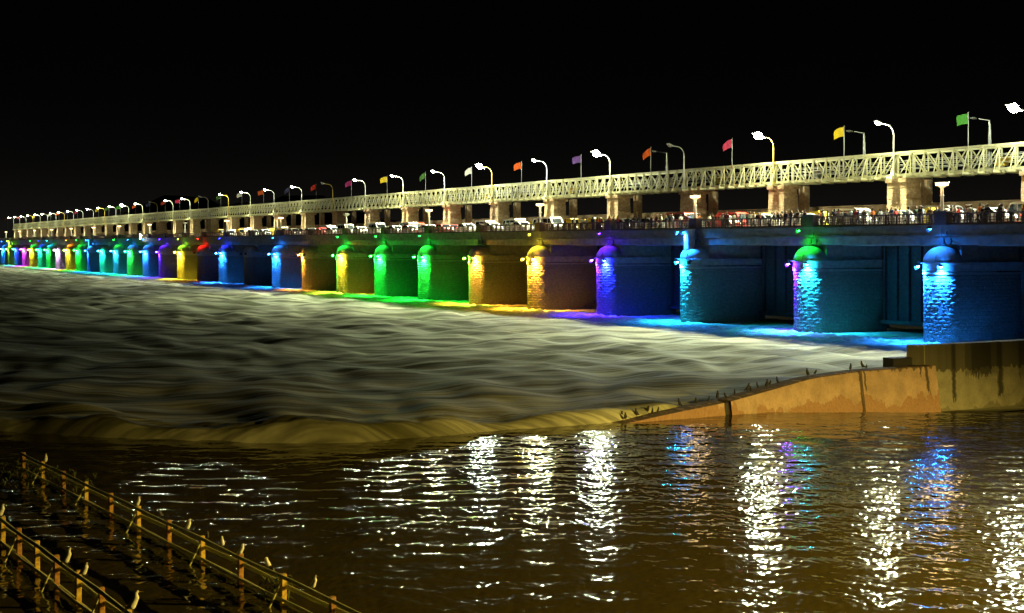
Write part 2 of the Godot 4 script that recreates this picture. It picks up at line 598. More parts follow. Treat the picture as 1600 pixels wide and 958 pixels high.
func stone_into(b: MB, r: RandomNumberGenerator, ang: float, wide: float, y0: float, high: float) -> void:
	var e := 0.06
	var back := NOSE - 0.06
	var out := [NOSE + r.randf_range(0.0, 0.09), NOSE + r.randf_range(0.0, 0.09), NOSE + r.randf_range(0.0, 0.09), NOSE + r.randf_range(0.0, 0.09)]
	var f := func(s: float, rad: float, y: float) -> Vector3:
		var an := ang + s * wide * 0.5
		return Vector3(sin(an) * rad, y, cos(an) * rad)
	var s1 := 1.0 - e / (wide * NOSE * 0.5)
	var A: Vector3 = f.call(-s1, out[0], y0 + e)
	var B: Vector3 = f.call(s1, out[1], y0 + e)
	var C: Vector3 = f.call(s1, out[2], y0 + high - e)
	var D: Vector3 = f.call(-s1, out[3], y0 + high - e)
	var a: Vector3 = f.call(-1.0, back, y0)
	var c: Vector3 = f.call(1.0, back, y0)
	var d: Vector3 = f.call(1.0, back, y0 + high)
	var g: Vector3 = f.call(-1.0, back, y0 + high)
	var mid := (A + B + C + D) * 0.25 + Vector3(sin(ang), 0, cos(ang)) * r.randf_range(0.0, 0.07)
	b.tri(A, B, mid); b.tri(B, C, mid); b.tri(C, D, mid); b.tri(D, A, mid)
	b.quad(a, c, B, A); b.quad(c, d, C, B); b.quad(d, g, D, C); b.quad(g, a, A, D)

func side_stones(sd: int) -> ArrayMesh:   # facing of both long sides of a pier
	return once("side%d" % sd, func():
		var r := RandomNumberGenerator.new()
		r.seed = 40 + sd
		var b := MB.new()
		for sg in [-1.0, 1.0]:
			var y := 0.3
			while y < 7.1:
				var z := -0.02 - r.randf() * 0.4
				while z > -8.6:
					var l := r.randf_range(0.5, 0.95)
					var o := NOSE + r.randf_range(0.0, 0.06)
					var e := 0.05
					var h := COURSE - 0.014
					var i := NOSE - 0.05
					var P := func(x: float, yy: float, zz: float) -> Vector3: return Vector3(x * sg, yy, zz)
					var q := [P.call(o, y + e, z - e), P.call(o, y + e, z - l + e + 0.014), P.call(o + 0.01, y + h - e, z - l + e + 0.014), P.call(o, y + h - e, z - e)]
					var p := [P.call(i, y, z), P.call(i, y, z - l + 0.014), P.call(i, y + h, z - l + 0.014), P.call(i, y + h, z)]
					if sg > 0:
						b.quad(q[0], q[1], q[2], q[3])
						for j in 4: b.quad(p[j], p[(j + 1) % 4], q[(j + 1) % 4], q[j])
					else:
						b.quad(q[3], q[2], q[1], q[0])
						for j in 4: b.quad(p[(j + 1) % 4], p[j], q[j], q[(j + 1) % 4])
					z -= l
				y += COURSE
		return b.mesh())

func nose_stones(sd: int) -> ArrayMesh:
	return once("nose%d" % sd, func():
		var r := RandomNumberGenerator.new()
		r.seed = 70 + sd
		var b := MB.new()
		for cr in 21:
			var o := r.randf_range(0.3, 0.7) if cr % 2 else r.randf_range(-0.2, 0.2)
			for s in 9:
				var a := -PI / 2.0 + (s + o) * PI / 8.0 - (PI / 16.0 if true else 0.0) + PI / 16.0
				if a > PI / 2.0 + 0.01: continue
				stone_into(b, r, a, PI / 8.0 - 0.008, 0.3 + cr * COURSE, COURSE - 0.014)
		return b.mesh())

func pier_core() -> ArrayMesh:
	return once("core", func():
		var b := MB.new()
		b.lathe([[NOSE, -1.5], [NOSE, 7.25]], 32, 0.0, PI)
		b.box(Vector3(0, 2.9, -4.5), Vector3(NOSE * 2, 8.7, 9.0))
		return b.mesh())

func pier_collar() -> ArrayMesh:
	return once("collar", func():
		var b := MB.new()
		var pr := [[1.55, 7.24], [1.70, 7.26], [1.74, 7.33], [1.74, 7.44], [1.66, 7.47], [1.66, 7.55], [1.75, 7.58], [1.75, 7.70], [1.68, 7.74], [1.70, 8.22]]
		b.lathe(pr, 40, 0.0, PI)
		for sg in [-1.0, 1.0]:
			b.box(Vector3(sg * 1.6, 7.35, -4.4), Vector3(0.26, 0.18, 8.8))
			b.box(Vector3(sg * 1.6, 7.64, -4.4), Vector3(0.28, 0.12, 8.8))
			b.box(Vector3(sg * 1.6, 7.96, -4.4), Vector3(0.2, 0.5, 8.8))
		return b.mesh())

func pier_rim() -> ArrayMesh:
	return once("rim", func():
		var b := MB.new()
		b.lathe([[1.5, 8.22], [1.84, 8.225], [1.9, 8.25], [1.9, 8.33], [1.87, 8.36], [0.6, 8.365]], 40, 0.0, PI)
		b.box(Vector3(0, 8.29, -4.4), Vector3(3.78, 0.14, 8.8))
		return b.mesh())

func pier_dome() -> ArrayMesh:
	return once("dome", func():
		var b := MB.new()
		b.dome(Vector3(0, 8.36, 0), Vector3(1.68, 1.5, 1.68), 40, 14)
		return b.mesh())

func lamp_box() -> ArrayMesh:   # a small floodlight, its face towards -y
	return once("lampbox", func():
		var b := MB.new()
		b.cbox(Vector3(0, 0.09, 0), Vector3(0.34, 0.16, 0.26), 0.02)
		for k in 5: b.box(Vector3(-0.12 + k * 0.06, 0.195, 0), Vector3(0.015, 0.05, 0.2))
		b.box(Vector3(-0.21, -0.06, 0), Vector3(0.015, 0.42, 0.5)); b.box(Vector3(0.185, 0.1, 0), Vector3(0.02, 0.2, 0.05))  # side plates added to keep the light off the neighbouring pier
		return b.mesh())

func lamp_lens() -> ArrayMesh:
	return once("lamplens", func():
		var b := MB.new()
		b.sphere(Vector3(0, 0.0, 0), Vector3(0.155, 0.11, 0.13), 12, 8)
		return b.mesh())

func flood(parent: Node3D, at: Vector3, towards: Vector3, col: Color, energy: float, angle: float, shine := 1100.0) -> void:
	var z := -towards.normalized()   # local +y is away from the light's direction
	var x := z.cross(Vector3(0.13, 0, 1)).normalized()
	var ba := Basis(x, z, x.cross(z))
	var o := part("floodlight", lamp_box(), M.dark, parent, Transform3D(ba, at))
	part("lens", lamp_lens(), once("lens%s%s" % [col, shine], func(): return glow(col, shine)), o)
	spot(parent, at + towards.normalized() * 0.13, towards, col, energy, angle, 1.0)

const HUES := {
	"azure": Color(0.12, 0.48, 1.0), "cyan": Color(0.12, 0.76, 1.0), "blue": Color(0.1, 0.16, 1.0), "violet": Color(0.34, 0.12, 1.0), "green": Color(0.1, 1.0, 0.25),
	"yellow": Color(1.0, 0.86, 0.18), "amber": Color(1.0, 0.66, 0.2), "red": Color(1.0, 0.1, 0.06), "magenta": Color(0.85, 0.2, 1.0), "lilac": Color(0.86, 0.72, 1.0),
	"teal": Color(0.1, 0.95, 0.72), "lime": Color(0.6, 1.0, 0.2), "orange": Color(1.0, 0.5, 0.1),
}
# each pier from the right bank: the floodlight on the left of its nose, the one on the right, the lamp over its dome
const PAINT := [
	["azure", "azure", "azure"], ["violet", "cyan", "green"], ["cyan", "", "azure"], ["violet", "blue", "violet"], ["yellow", "amber", "yellow"], ["lime", "amber", ""],
	["green", "green", "green"], ["green", "green", "green"], ["green", "yellow", "green"], ["amber", "", ""], ["azure", "azure", "azure"], ["", "", ""],
	["azure", "azure", "blue"], ["", "", "red"], ["yellow", "yellow", "lime"], ["violet", "", "violet"], ["azure", "azure", "azure"], ["teal", "green", "azure"],
	["azure", "cyan", "green"], ["cyan", "teal", ""], ["azure", "", "azure"], ["green", "green", "green"], ["lime", "yellow", "orange"], ["lilac", "lilac", ""],
	["teal", "green", "cyan"], ["green", "teal", "blue"], ["yellow", "yellow", "green"], ["magenta", "magenta", ""], ["teal", "blue", ""], ["lime", "", "lime"], ["azure", "azure", "azure"],
	["green", "azure", "blue"], ["violet", "violet", "blue"], ["azure", "cyan", "azure"],
]
const COLUMNS := [2, 20, 29]

func pier(k: int, t: float) -> void:
	var q: Array = PAINT[k]
	var label := "%s pier from the right, %s%s" % [nth(k + 1),
		"nose unlit" if q[0] == "" and q[1] == "" else ("lit %s on its left edge" % q[0]) if q[1] == "" else ("nose lit %s" % q[0]) if q[0] == q[1] else ("nose lit %s and %s" % [q[0], q[1]]),
		", round column on its dome" if k in COLUMNS else (", dome lit %s" % q[2]) if q[2] != "" else ""]
	var o := thing("bridge_pier", label, "pier", at_bridge(t, 0.0), "piers of the barrage")
	part("core", pier_core(), M.mortar, o)
	part("collar", pier_collar(), M.concrete, o)
	part("rim", pier_rim(), M.concrete, o)
	part("dome", pier_dome(), M.concrete, o)
	part("bearing_block", once("bearing", func(): var b := MB.new(); b.cbox(Vector3(0, 9.15, -4.9), Vector3(2.5, 1.58, 7.6), 0.04); return b.mesh()), M.concrete, o)
	part("side_stones", side_stones(k % 3), M.stone, o, Transform3D(), "stuff")
	if k < NEAR_STONES:
		var r := RandomNumberGenerator.new()
		r.seed = 5 + k
		for cr in 21:
			var shift := r.randf_range(0.3, 0.7) if cr % 2 else r.randf_range(-0.2, 0.2)
			for s in 8 if cr % 2 else 9:
				var a := -PI / 2.0 + (s + shift) * PI / 8.0
				part("stone", stone_variant(r.randi() % 10), M.stone, o, Transform3D(Basis(Vector3.UP, a), Vector3(0, 0.3 + cr * COURSE, 0)))
	else:
		part("nose_stones", nose_stones(k % 4), M.stone, o, Transform3D(), "stuff")
	for s in 2:
		var a := (-0.44 if q[1] != "" else -0.12) if s == 0 else 0.7
		var d := Vector3(sin(a), 0, cos(a))
		part("bracket", once("bracket%d" % s, func(): var b := MB.new(); b.path([d * 1.85 + Vector3.UP * 8.3, d * 2.25 + Vector3.UP * 8.42, d * 2.3 + Vector3.UP * 8.26], 0.025); return b.mesh()), M.steel, o)
		if q[s] != "":
			flood(o, d * 2.28 + Vector3.UP * 8.02, -d * 0.3 + Vector3.DOWN, HUES[q[s]], 520.0, 56.0)
		else:
			part("floodlight", lamp_box(), M.dark, o, Transform3D(Basis(), d * 2.28 + Vector3.UP * 8.02))
	if q[2] != "":
		flood(o, Vector3(0, 11.42, 1.55), Vector3(0, -1, -0.32), HUES[q[2]], 50.0, 66.0, 60.0)
	part("cable", once("cable", func(): var b := MB.new(); b.path([Vector3(0.35, 11.5, 0.42), Vector3(0.34, 10.4, 0.5), Vector3(0.38, 9.75, 0.55), Vector3(0.6, 9.0, 1.4), Vector3(0.75, 8.4, 1.72)], 0.022, 5); return b.mesh()), M.cable, o)
	if k in COLUMNS:
		part("column", once("column", func(): var b := MB.new(); b.lathe([[0.66, 9.4], [0.62, 9.9], [0.62, 11.5], [0.7, 11.62], [0.7, 11.78]], 28, 0.0, TAU, Vector3(0, 0, 0.72)); return b.mesh()), M.concrete, o)
		flood(o, Vector3(-0.5, 11.45, 2.05), Vector3(0.12, -1, -0.42), HUES[q[2]], 300.0, 80.0, 60.0)
	if k < 8:   # a pair of unlit round lamps on the girder over the dome
		var tw := part("lamp_bracket", once("twin", func():
			var b := MB.new()
			b.tube(Vector3(0.55, 11.2, 0.02), Vector3(0.55, 10.25, 0.02), 0.05)
			b.box(Vector3(0.55, 10.5, 0.0), Vector3(1.0, 0.08, 0.08))
			return b.mesh()), M.dark, o)
		for s in [-0.4, 0.4]:
			part("round_lamp", once("roundlamp", func():
				var b := MB.new()
				b.tube(Vector3(0, 0, -0.08), Vector3(0, 0, 0.18), 0.24, 0.34, 18)
				return b.mesh()), M.dark, tw, Transform3D(Basis(), Vector3(0.55 + s, 10.32, 0.12)))


# ------------------------------------------------------------------ deck, railing, gates
func deck_span(k: int, t: float, len: float) -> void:
	var s := len / 17.7
	var mid := at_bridge(t + len * 0.5, 0.0)
	var sc := Transform3D(Basis.from_scale(Vector3(s, 1, 1)), Vector3.ZERO)
	var where := "between the %s and %s piers from the right" % [nth(k + 1), nth(k + 2)] if k >= 0 else "right of the rightmost pier"
	var o := thing("deck_span", "concrete deck span " + where, "bridge span", mid, "deck spans of the bridge")
	part("slab", once("slab", func():
		var b := MB.new()
		b.cbox(Vector3(0, 11.28, -8.9), Vector3(17.68, 1.04, 17.6), 0.05)
		b.box(Vector3(0, 10.82, -0.02), Vector3(17.66, 0.12, 0.12))
		return b.mesh()), M.deck, o, sc)
	part("girder", once("girder", func(): var b := MB.new(); b.cbox(Vector3(0, 10.35, -0.72), Vector3(17.62, 0.82, 0.55), 0.04); return b.mesh()), M.deck, o, sc)
	for j in 3:
		part("cross_beam", once("inner%d" % j, func(): var b := MB.new(); b.box(Vector3(0, 10.3, -3.5 - j * 2.6), Vector3(17.6, 0.9, 0.5)); return b.mesh()), M.deck, o, sc)
	var g := thing("sluice_gate", "ribbed dark sluice gate " + where, "gate", mid, "sluice gates under the deck")
	part("plate", once("plate", func(): var b := MB.new(); b.box(Vector3(0, 6.0, -8.4), Vector3(14.3, 7.6, 0.12)); return b.mesh()), M.gate, g, sc)
	for j in 9:
		part("rib", once("rib", func(): var b := MB.new(); b.box(Vector3(0, 6.0, -8.18), Vector3(0.28, 7.6, 0.32)); return b.mesh()), M.gate, g, Transform3D(Basis(), Vector3((-6.6 + j * 1.65) * s, 0, 0)))
	part("sill_beam", once("sill", func(): var b := MB.new(); b.box(Vector3(0, 2.0, -8.1), Vector3(14.2, 0.4, 0.5)); return b.mesh()), M.gate, g, sc)
	# railing: posts, rails and pierced panels
	var r := thing("railing", "pierced brown deck railing " + where, "railing", mid, "railings of the bridge")
	var bays := 12
	var bay := len / bays
	var rails := once("rails", func():
		var b := MB.new()
		b.box(Vector3(0, 11.88, -0.35), Vector3(17.69, 0.16, 0.3))
		b.cbox(Vector3(0, 12.79, -0.35), Vector3(17.69, 0.13, 0.24), 0.02)
		return b.mesh())
	var post := once("post", func(): var b := MB.new(); b.cbox(Vector3(0, 12.38, -0.35), Vector3(0.2, 0.95, 0.21), 0.02); return b.mesh())
	var panel := once("panel", func():
		var b := MB.new()
		for y in [12.18, 12.42]: b.box(Vector3(0, y, -0.35), Vector3(1.26, 0.055, 0.08))
		for x in [-0.42, 0.0, 0.42]: b.box(Vector3(x, 12.34, -0.35), Vector3(0.06, 0.76, 0.075))
		return b.mesh())
	if k < 7:
		part("handrail", rails, M.rail, r, sc)
		for j in bays:
			if j > 0: part("post", post, M.rail, r, Transform3D(Basis(), Vector3(-len * 0.5 + j * bay, 0, 0)))
			part("panel", panel, M.rail, r, Transform3D(Basis(), Vector3(-len * 0.5 + (j + 0.5) * bay, 0, 0)))
	else:
		part("handrail", rails, M.rail, r, sc)
		part("panels", once("far_panels", func():
			var b := MB.new()
			for j in 13: b.box(Vector3(-8.85 + j * 1.475, 12.35, -0.35), Vector3(0.2, 0.9, 0.2))
			for y in [12.18, 12.42]: b.box(Vector3(0, y, -0.35), Vector3(17.6, 0.055, 0.08))
			for j in 36: b.box(Vector3(-8.6 + j * 0.49, 12.34, -0.35), Vector3(0.06, 0.76, 0.075))
			return b.mesh()), M.rail, r, sc)

func pedestal(k: int, t: float) -> void:
	var o := thing("railing_pedestal", "dark block in the railing above the %s pier from the right" % nth(k + 1), "pedestal", at_bridge(t, 0.0), "railing blocks above the piers")
	part("block", once("pedblock", func(): var b := MB.new(); b.cbox(Vector3(0, 12.36, -0.12), Vector3(1.5, 1.15, 0.9), 0.04); return b.mesh()), M.rail, o)
	part("cap", once("pedcap", func(): var b := MB.new(); b.cbox(Vector3(0, 12.98, -0.12), Vector3(1.62, 0.1, 1.0), 0.03); return b.mesh()), M.rail, o)

func deck_lantern(k: int, t: float, lit: bool) -> void:
	var o := thing("deck_lamp", "%s short white lamp post above the %s pier from the right" % ["lit" if lit else "unlit", nth(k + 1)], "lamp post", at_bridge(t + 0.3, 0.3), "short lamp posts on the railing")
	part("pole", once("lanternpole", func(): var b := MB.new(); b.tube(Vector3(0, 13.03, 0), Vector3(0, 15.1, 0), 0.16, 0.13, 12); b.lathe([[0.17, 14.4], [0.19, 14.42], [0.19, 14.5], [0.17, 14.52]], 12); return b.mesh()), M.pole, o)
	part("neck", once("lanternneck", func(): var b := MB.new(); b.lathe([[0.13, 15.1], [0.2, 15.2], [0.36, 15.34]], 12); return b.mesh()), M.pole, o)
	part("lamp_head", once("lanternhead", func(): var b := MB.new(); b.cbox(Vector3(0, 15.48, 0), Vector3(0.84, 0.24, 0.84), 0.05); return b.mesh()), M.lantern if lit else M.pole, o)
	part("cover", once("lanterncap", func(): var b := MB.new(); b.cbox(Vector3(0, 15.64, 0), Vector3(0.94, 0.06, 0.94), 0.02); return b.mesh()), M.pole, o)
	if lit:
		omni(o, Vector3(0, 15.1, 0.8), Color(1.0, 0.82, 0.55), 2.5, 0.3)
		omni(o, Vector3(0, 15.1, -0.8), Color(1.0, 0.82, 0.55), 2.5, 0.3)


# ------------------------------------------------------------------ gantry
func tower(k: int, t: float) -> void:
	var o := thing("gantry_tower", "brown masonry gantry tower, %s tower from the right" % nth(k + 1), "tower", at_bridge(t, 12.0), "towers that carry the gantry")
	part("shaft", once("shaft%d" % (k % 3), func():
		var b := MB.new()
		var r := RandomNumberGenerator.new()
		r.seed = 11 + k % 3
		# courses of rough stone blocks, a little uneven
		var y := DECK
		while y < 16.6:
			var h := 0.6
			var tp := 1.0 - (y - DECK) / 5.2 * 0.1
			b.cbox(Vector3(r.randf_range(-0.03, 0.03), y + h * 0.5, -1.1 + r.randf_range(-0.03, 0.03)), Vector3(3.0 * tp + r.randf_range(-0.05, 0.05), h - 0.012, 2.3 * tp + r.randf_range(-0.05, 0.05)), 0.03)
			y += h
		return b.mesh()), M.tower, o)
	part("cap", once("towercap", func(): var b := MB.new(); b.cbox(Vector3(0, 16.8, -1.2), Vector3(3.05, 0.42, 2.7), 0.04); return b.mesh()), M.tower, o)
	part("rear_pillar", once("rearpillar", func(): var b := MB.new(); b.cbox(Vector3(0, 14.4, -4.4), Vector3(1.0, 5.2, 0.9), 0.04); return b.mesh()), M.tower, o)

func bar(a: Vector3, b: Vector3, w: float, d: float) -> ArrayMesh:
	return once("bar%s%s%s" % [a, b, w], func():
		var m := MB.new()
		var y := (b - a).normalized()
		var x := y.cross(Vector3.BACK).normalized()
		m.box((a + b) * 0.5, Vector3(w, a.distance_to(b), d), Basis(x, y, x.cross(y)))
		return m.mesh())

func truss_span(k: int, t: float, len: float) -> void:
	var s := len / 17.7
	var o := thing("gantry_truss", "cream lattice gantry span %s" % ("between the %s and %s towers from the right" % [nth(k + 1), nth(k + 2)] if k >= 0 else "right of the rightmost tower"), "truss", at_bridge(t + len * 0.5, 12.0), "truss spans of the gantry")
	var sc := Basis.from_scale(Vector3(s, 1, 1))
	var L := 8.84
	var n := 9
	var lo := TRUSS_LOW + 0.12
	var hi := TRUSS_TOP - 0.1
	var one := MB.new()
	var near := k < 9
	for side in 2:
		var z := 0.0 if side == 0 else -2.6
		var put := func(a: Vector3, b: Vector3, w: float, d: float, called: String) -> void:
			if near:
				part(called, bar(a, b, w, d), M.truss, o, Transform3D(sc, Vector3(0, 0, z)))
			else:
				var y := (b - a).normalized()
				var x := y.cross(Vector3.BACK).normalized()
				one.box((a + b) * 0.5 + Vector3(0, 0, z), Vector3(w, a.distance_to(b), d), Basis(x, y, x.cross(y)))
		put.call(Vector3(-L, lo, 0), Vector3(L, lo, 0), 0.2, 0.24, "bottom_chord")
		put.call(Vector3(-L, hi, 0), Vector3(L, hi, 0), 0.2, 0.26, "top_chord")
		for j in n + 1:
			var x := -L + 0.09 + (2 * L - 0.18) * j / n
			put.call(Vector3(x, lo + 0.1, 0.0), Vector3(x, hi - 0.1, 0.0), 0.13 if j % n else 0.2, 0.1, "upright")
			if side == 0: put.call(Vector3(x, lo - 0.2, 0.78), Vector3(x, hi - 0.35, 0.07), 0.1, 0.08, "raking_strut")
		for j in n:
			var x0 := -L + 0.09 + (2 * L - 0.18) * j / n
			var x1 := -L + 0.09 + (2 * L - 0.18) * (j + 1) / n
			if j >= n / 2: put.call(Vector3(x0 + 0.05, lo + 0.1, 0.075), Vector3(x1 - 0.05, hi - 0.1, 0.075), 0.12, 0.06, "diagonal")
			if j <= n / 2: put.call(Vector3(x0 + 0.05, hi - 0.1, -0.075), Vector3(x1 - 0.05, lo + 0.1, -0.075), 0.12, 0.06, "diagonal")
	if not near:
		part("lattice", one.mesh(), M.truss, o, Transform3D(sc, Vector3.ZERO), "stuff")
	part("gusset_plates", once("gusset", func():
		var b := MB.new()
		for side in 2:
			for j in n + 1:
				var x := -L + 0.2 + (2 * L - 0.4) * j / n
				b.box(Vector3(x, lo + 0.06, 0.14 - side * 2.6), Vector3(0.42, 0.34, 0.03))
				b.box(Vector3(x, hi - 0.06, 0.145 - side * 2.6), Vector3(0.36, 0.3, 0.03))
		return b.mesh()), M.truss, o, Transform3D(sc, Vector3.ZERO), "stuff")
	part("floor_beams", once("floorbeams", func():
		var b := MB.new()
		for j in n + 1:
			var x := -L + 0.2 + (2 * L - 0.4) * j / n
			b.box(Vector3(x, TRUSS_LOW - 0.13, -0.95), Vector3(0.4, 0.22, 3.9))
		return b.mesh()), M.truss, o, Transform3D(sc, Vector3.ZERO), "stuff")
	part("walkway", once("walkway", func(): var b := MB.new(); b.box(Vector3(0, TRUSS_LOW + 0.28, -1.3), Vector3(17.5, 0.06, 1.9)); return b.mesh()), M.steel, o, Transform3D(sc, Vector3.ZERO))
	part("walkway_rails", once("walkrails", func():
		var b := MB.new()
		for y in [0.55, 0.95, 1.35]:
			for z in [-0.4, -2.2]: b.tube(Vector3(-8.7, TRUSS_LOW + 0.3 + y, z), Vector3(8.7, TRUSS_LOW + 0.3 + y, z), 0.03, 0.03, 6)
		return b.mesh()), M.pole, o, Transform3D(sc, Vector3.ZERO))
	part("winch", once("winch", func():
		var b := MB.new()
		b.cbox(Vector3(0, TRUSS_LOW + 0.95, -1.3), Vector3(0.9, 0.9, 0.8), 0.05)
		b.tube(Vector3(-0.3, TRUSS_LOW + 1.1, -1.3), Vector3(1.0, TRUSS_LOW + 1.1, -1.3), 0.32, 0.32, 14)
		return b.mesh()), M.yellow_pole if k % 2 == 0 else M.steel, o, Transform3D(Basis(), Vector3(-3.9 if k % 3 else 4.1, 0, 0)))

# strength of each street lamp from the right: 0 unlit, 1 ordinary, up to 3 for the ones that glare
const LAMPS := [2.4, 0.8, 3.0, 0.0, 2.0, 1.2, 3.0, 1.1, 1.8, 1.0, 0.0, 1.3, 0.7, 1.5, 1.1, 0.0, 1.6, 1.0, 0.0, 1.2, 2.4, 1.5, 1.2, 1.4, 0.8, 1.0, 1.0, 1.4, 1.0, 1.2, 1.0, 1.0, 1.0, 1.0]

func street_lamp(k: int, t: float) -> void:
	var b: float = LAMPS[k]
	var throw: float = 0.0 if b == 0 else [1.0, 0.75, 1.25, 0.0, 1.15, 0.65, 1.1, 0.5, 0.7][k] if k < 9 else 0.3 * b
	var o := thing("street_lamp", "%s curved street lamp above the %s gantry tower from the right" % ["unlit" if b == 0 else "dim" if b < 0.9 else "glaring" if b > 2.2 else "lit", nth(k + 1)], "street lamp", at_bridge(t, 11.62), "street lamps on the gantry")
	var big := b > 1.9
	part("pole", once("lamppole%s" % big, func():
		var m := MB.new()
		m.tube(Vector3(0, TRUSS_LOW - 0.4, 0), Vector3(0, 21.6, 0), 0.09, 0.075, 10)
		m.box(Vector3(0, TRUSS_LOW + 0.2, -0.1), Vector3(0.3, 0.2, 0.14)); m.box(Vector3(0, TRUSS_TOP - 0.2, -0.1), Vector3(0.3, 0.2, 0.14))
		return m.mesh()), M.yellow_pole if k % 4 == 2 else M.pole, o)
	part("arm", once("lamparm", func():
		var m := MB.new()
		var pts := []
		for j in 8:
			var a := PI * 0.5 * j / 7.0
			pts.append(Vector3(0, 21.6 + sin(a) * 1.15, (1.0 - cos(a)) * 1.15))
		pts.append(Vector3(0, 22.8, 1.9))
		m.path(pts, 0.06, 8)
		return m.mesh()), M.yellow_pole if k % 4 == 2 else M.pole, o)
	var w := 2.1 if big else 1.15  # glaring lamps have oversized heads and lenses that imitate the spread of glare
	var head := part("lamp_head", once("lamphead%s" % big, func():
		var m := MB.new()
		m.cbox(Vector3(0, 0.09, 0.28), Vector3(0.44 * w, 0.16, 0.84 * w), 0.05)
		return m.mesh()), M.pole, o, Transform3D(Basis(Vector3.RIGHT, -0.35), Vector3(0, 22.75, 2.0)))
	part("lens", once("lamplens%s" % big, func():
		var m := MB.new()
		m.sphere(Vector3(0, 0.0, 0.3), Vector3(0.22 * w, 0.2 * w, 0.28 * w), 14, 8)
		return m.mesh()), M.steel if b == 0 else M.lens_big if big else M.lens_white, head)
	if b > 0:
		var col := Color(0.98, 1.0, 0.8) if k % 3 else Color(0.96, 1.0, 0.86)
		spot(o, Vector3(0, 22.45, 2.3), Vector3(0, -0.87, 0.5), col, 2100.0 * throw, 47.5, 0.5, 0.22)
		omni(o, Vector3(0, 22.4, 1.6), col, (70.0 + 18.0 * b) * (1.0 if k < 9 else 0.3), 0.26)
		spot(o, Vector3(0, 22.45, 2.3), Vector3(0, -1, 0.24), col, 640.0, 41.0, 0.5, 0.2)

func rear_lamp(x: float, label: String) -> void:   # unlit lamps on the far side of the gantry
	var r := (x - 800.0) / 2100.0
	var v := 15.0
	var t := (X0 + CS * v - r * (Z0 + SN * v)) / (SN + r * CS)
	var o := thing("rear_street_lamp", label, "street lamp", at_bridge(t, v))
	part("pole", once("rearpole", func(): var m := MB.new(); m.tube(Vector3(0, TRUSS_LOW, 0), Vector3(0, 22.6, 0), 0.12, 0.09, 8); m.tube(Vector3(0.35, TRUSS_LOW, 0), Vector3(0.1, 22.2, 0), 0.05, 0.05, 6); return m.mesh()), M.steel, o)
	part("arm", once("reararm", func(): var m := MB.new(); m.tube(Vector3(0, 22.55, 0), Vector3(-0.6, 22.75, 0.9), 0.05); return m.mesh()), M.steel, o)
	part("lamp_head", once("rearhead", func(): var m := MB.new(); m.cbox(Vector3(-0.9, 22.8, 1.3), Vector3(0.5, 0.14, 1.1), 0.04, Basis(Vector3.UP, 0.55)); return m.mesh()), M.steel, o)

const FLAGS := [[1513, "green"], [1319, "yellow"], [1144, "crimson"], [1017, "orange"], [908, "purple"], [815, "orange"], [737, "white"], [665, "dark green"], [605, "yellow"], [549, "magenta"], [494, "red"], [452, "navy"], [412, "orange"], [378, "white"], [345, "dark green"], [310, "yellow"], [281, "crimson"], [258, "red"], [234, "navy"], [212, "orange"], [188, "green"], [170, "dark green"], [154, "yellow"], [121, "crimson"], [105, "navy"], [92, "orange"], [79, "white"], [54, "yellow"], [31, "crimson"], [12, "orange"]]
const CLOTH := {"green": Color(0.030, 0.150, 0.012), "yellow": Color(0.496, 0.347, 0.012), "crimson": Color(0.341, 0.019, 0.062), "orange": Color(0.465, 0.074, 0.012), "purple": Color(0.062, 0.025, 0.136), "white": Color(0.465, 0.446, 0.422), "dark green": Color(0.031, 0.087, 0.019), "magenta": Color(0.310, 0.019, 0.136), "red": Color(0.384, 0.031, 0.019), "navy": Color(0.019, 0.019, 0.056)}

func flag(k: int) -> void:
	var x: float = FLAGS[k][0]
	var hue: String = FLAGS[k][1]
	var r := (x - 800.0) / 2100.0
	var v := 12.3
	var t := (X0 + CS * v - r * (Z0 + SN * v)) / (SN + r * CS)
	var o := thing("flag", "%s flag on a thin pole above the gantry, %s flag from the right" % [hue, nth(k + 1)], "flag", at_bridge(t, v), "flags along the gantry")
	part("pole", once("flagpole", func(): var m := MB.new(); m.tube(Vector3(0, TRUSS_LOW + 0.5, 0), Vector3(0, 23.25, 0), 0.045, 0.035, 8); m.sphere(Vector3(0, 23.28, 0), Vector3(0.06, 0.06, 0.06), 8, 5); return m.mesh()), M.steel, o)
	var vr := k % 4
	var cloth := once("cloth%d" % vr, func():
		var us := PackedFloat32Array()
		var ws := PackedFloat32Array()
		for j in 13: us.append(j / 12.0)
		for j in 9: ws.append(j / 8.0)
		var pt := func(a, b):
			var droop := 0.28 + 0.12 * vr
			return Vector3(-0.35 * a + 0.12 * sin(a * 7.0 + vr + b * 1.5) * a, 23.15 - b * (1.05 - 0.12 * a) - a * a * droop - 0.1 * a, 0.05 + a * (1.3 - 0.12 * vr) + 0.05 * sin(b * 5.0))
		var m := sheet(us, ws, pt, null, func(a, b): return Vector2(a, b))
		return m)
	part("cloth", cloth, once("clothmat" + hue, func():
		var m := flat(CLOTH[hue], 0.85)
		m.backlight_enabled = true
		m.backlight = CLOTH[hue].linear_to_srgb()
		return m), o)


# ------------------------------------------------------------------ traffic and people
const PAINTS := [["white", Color(0.78, 0.77, 0.74)], ["silver", Color(0.5, 0.5, 0.49)], ["white", Color(0.72, 0.72, 0.7)], ["red", Color(0.5, 0.03, 0.02)], ["white", Color(0.8, 0.79, 0.75)], ["white", Color(0.76, 0.75, 0.72)], ["cream", Color(0.65, 0.6, 0.48)], ["grey", Color(0.25, 0.25, 0.26)], ["white", Color(0.8, 0.8, 0.78)], ["silver", Color(0.58, 0.58, 0.56)]]

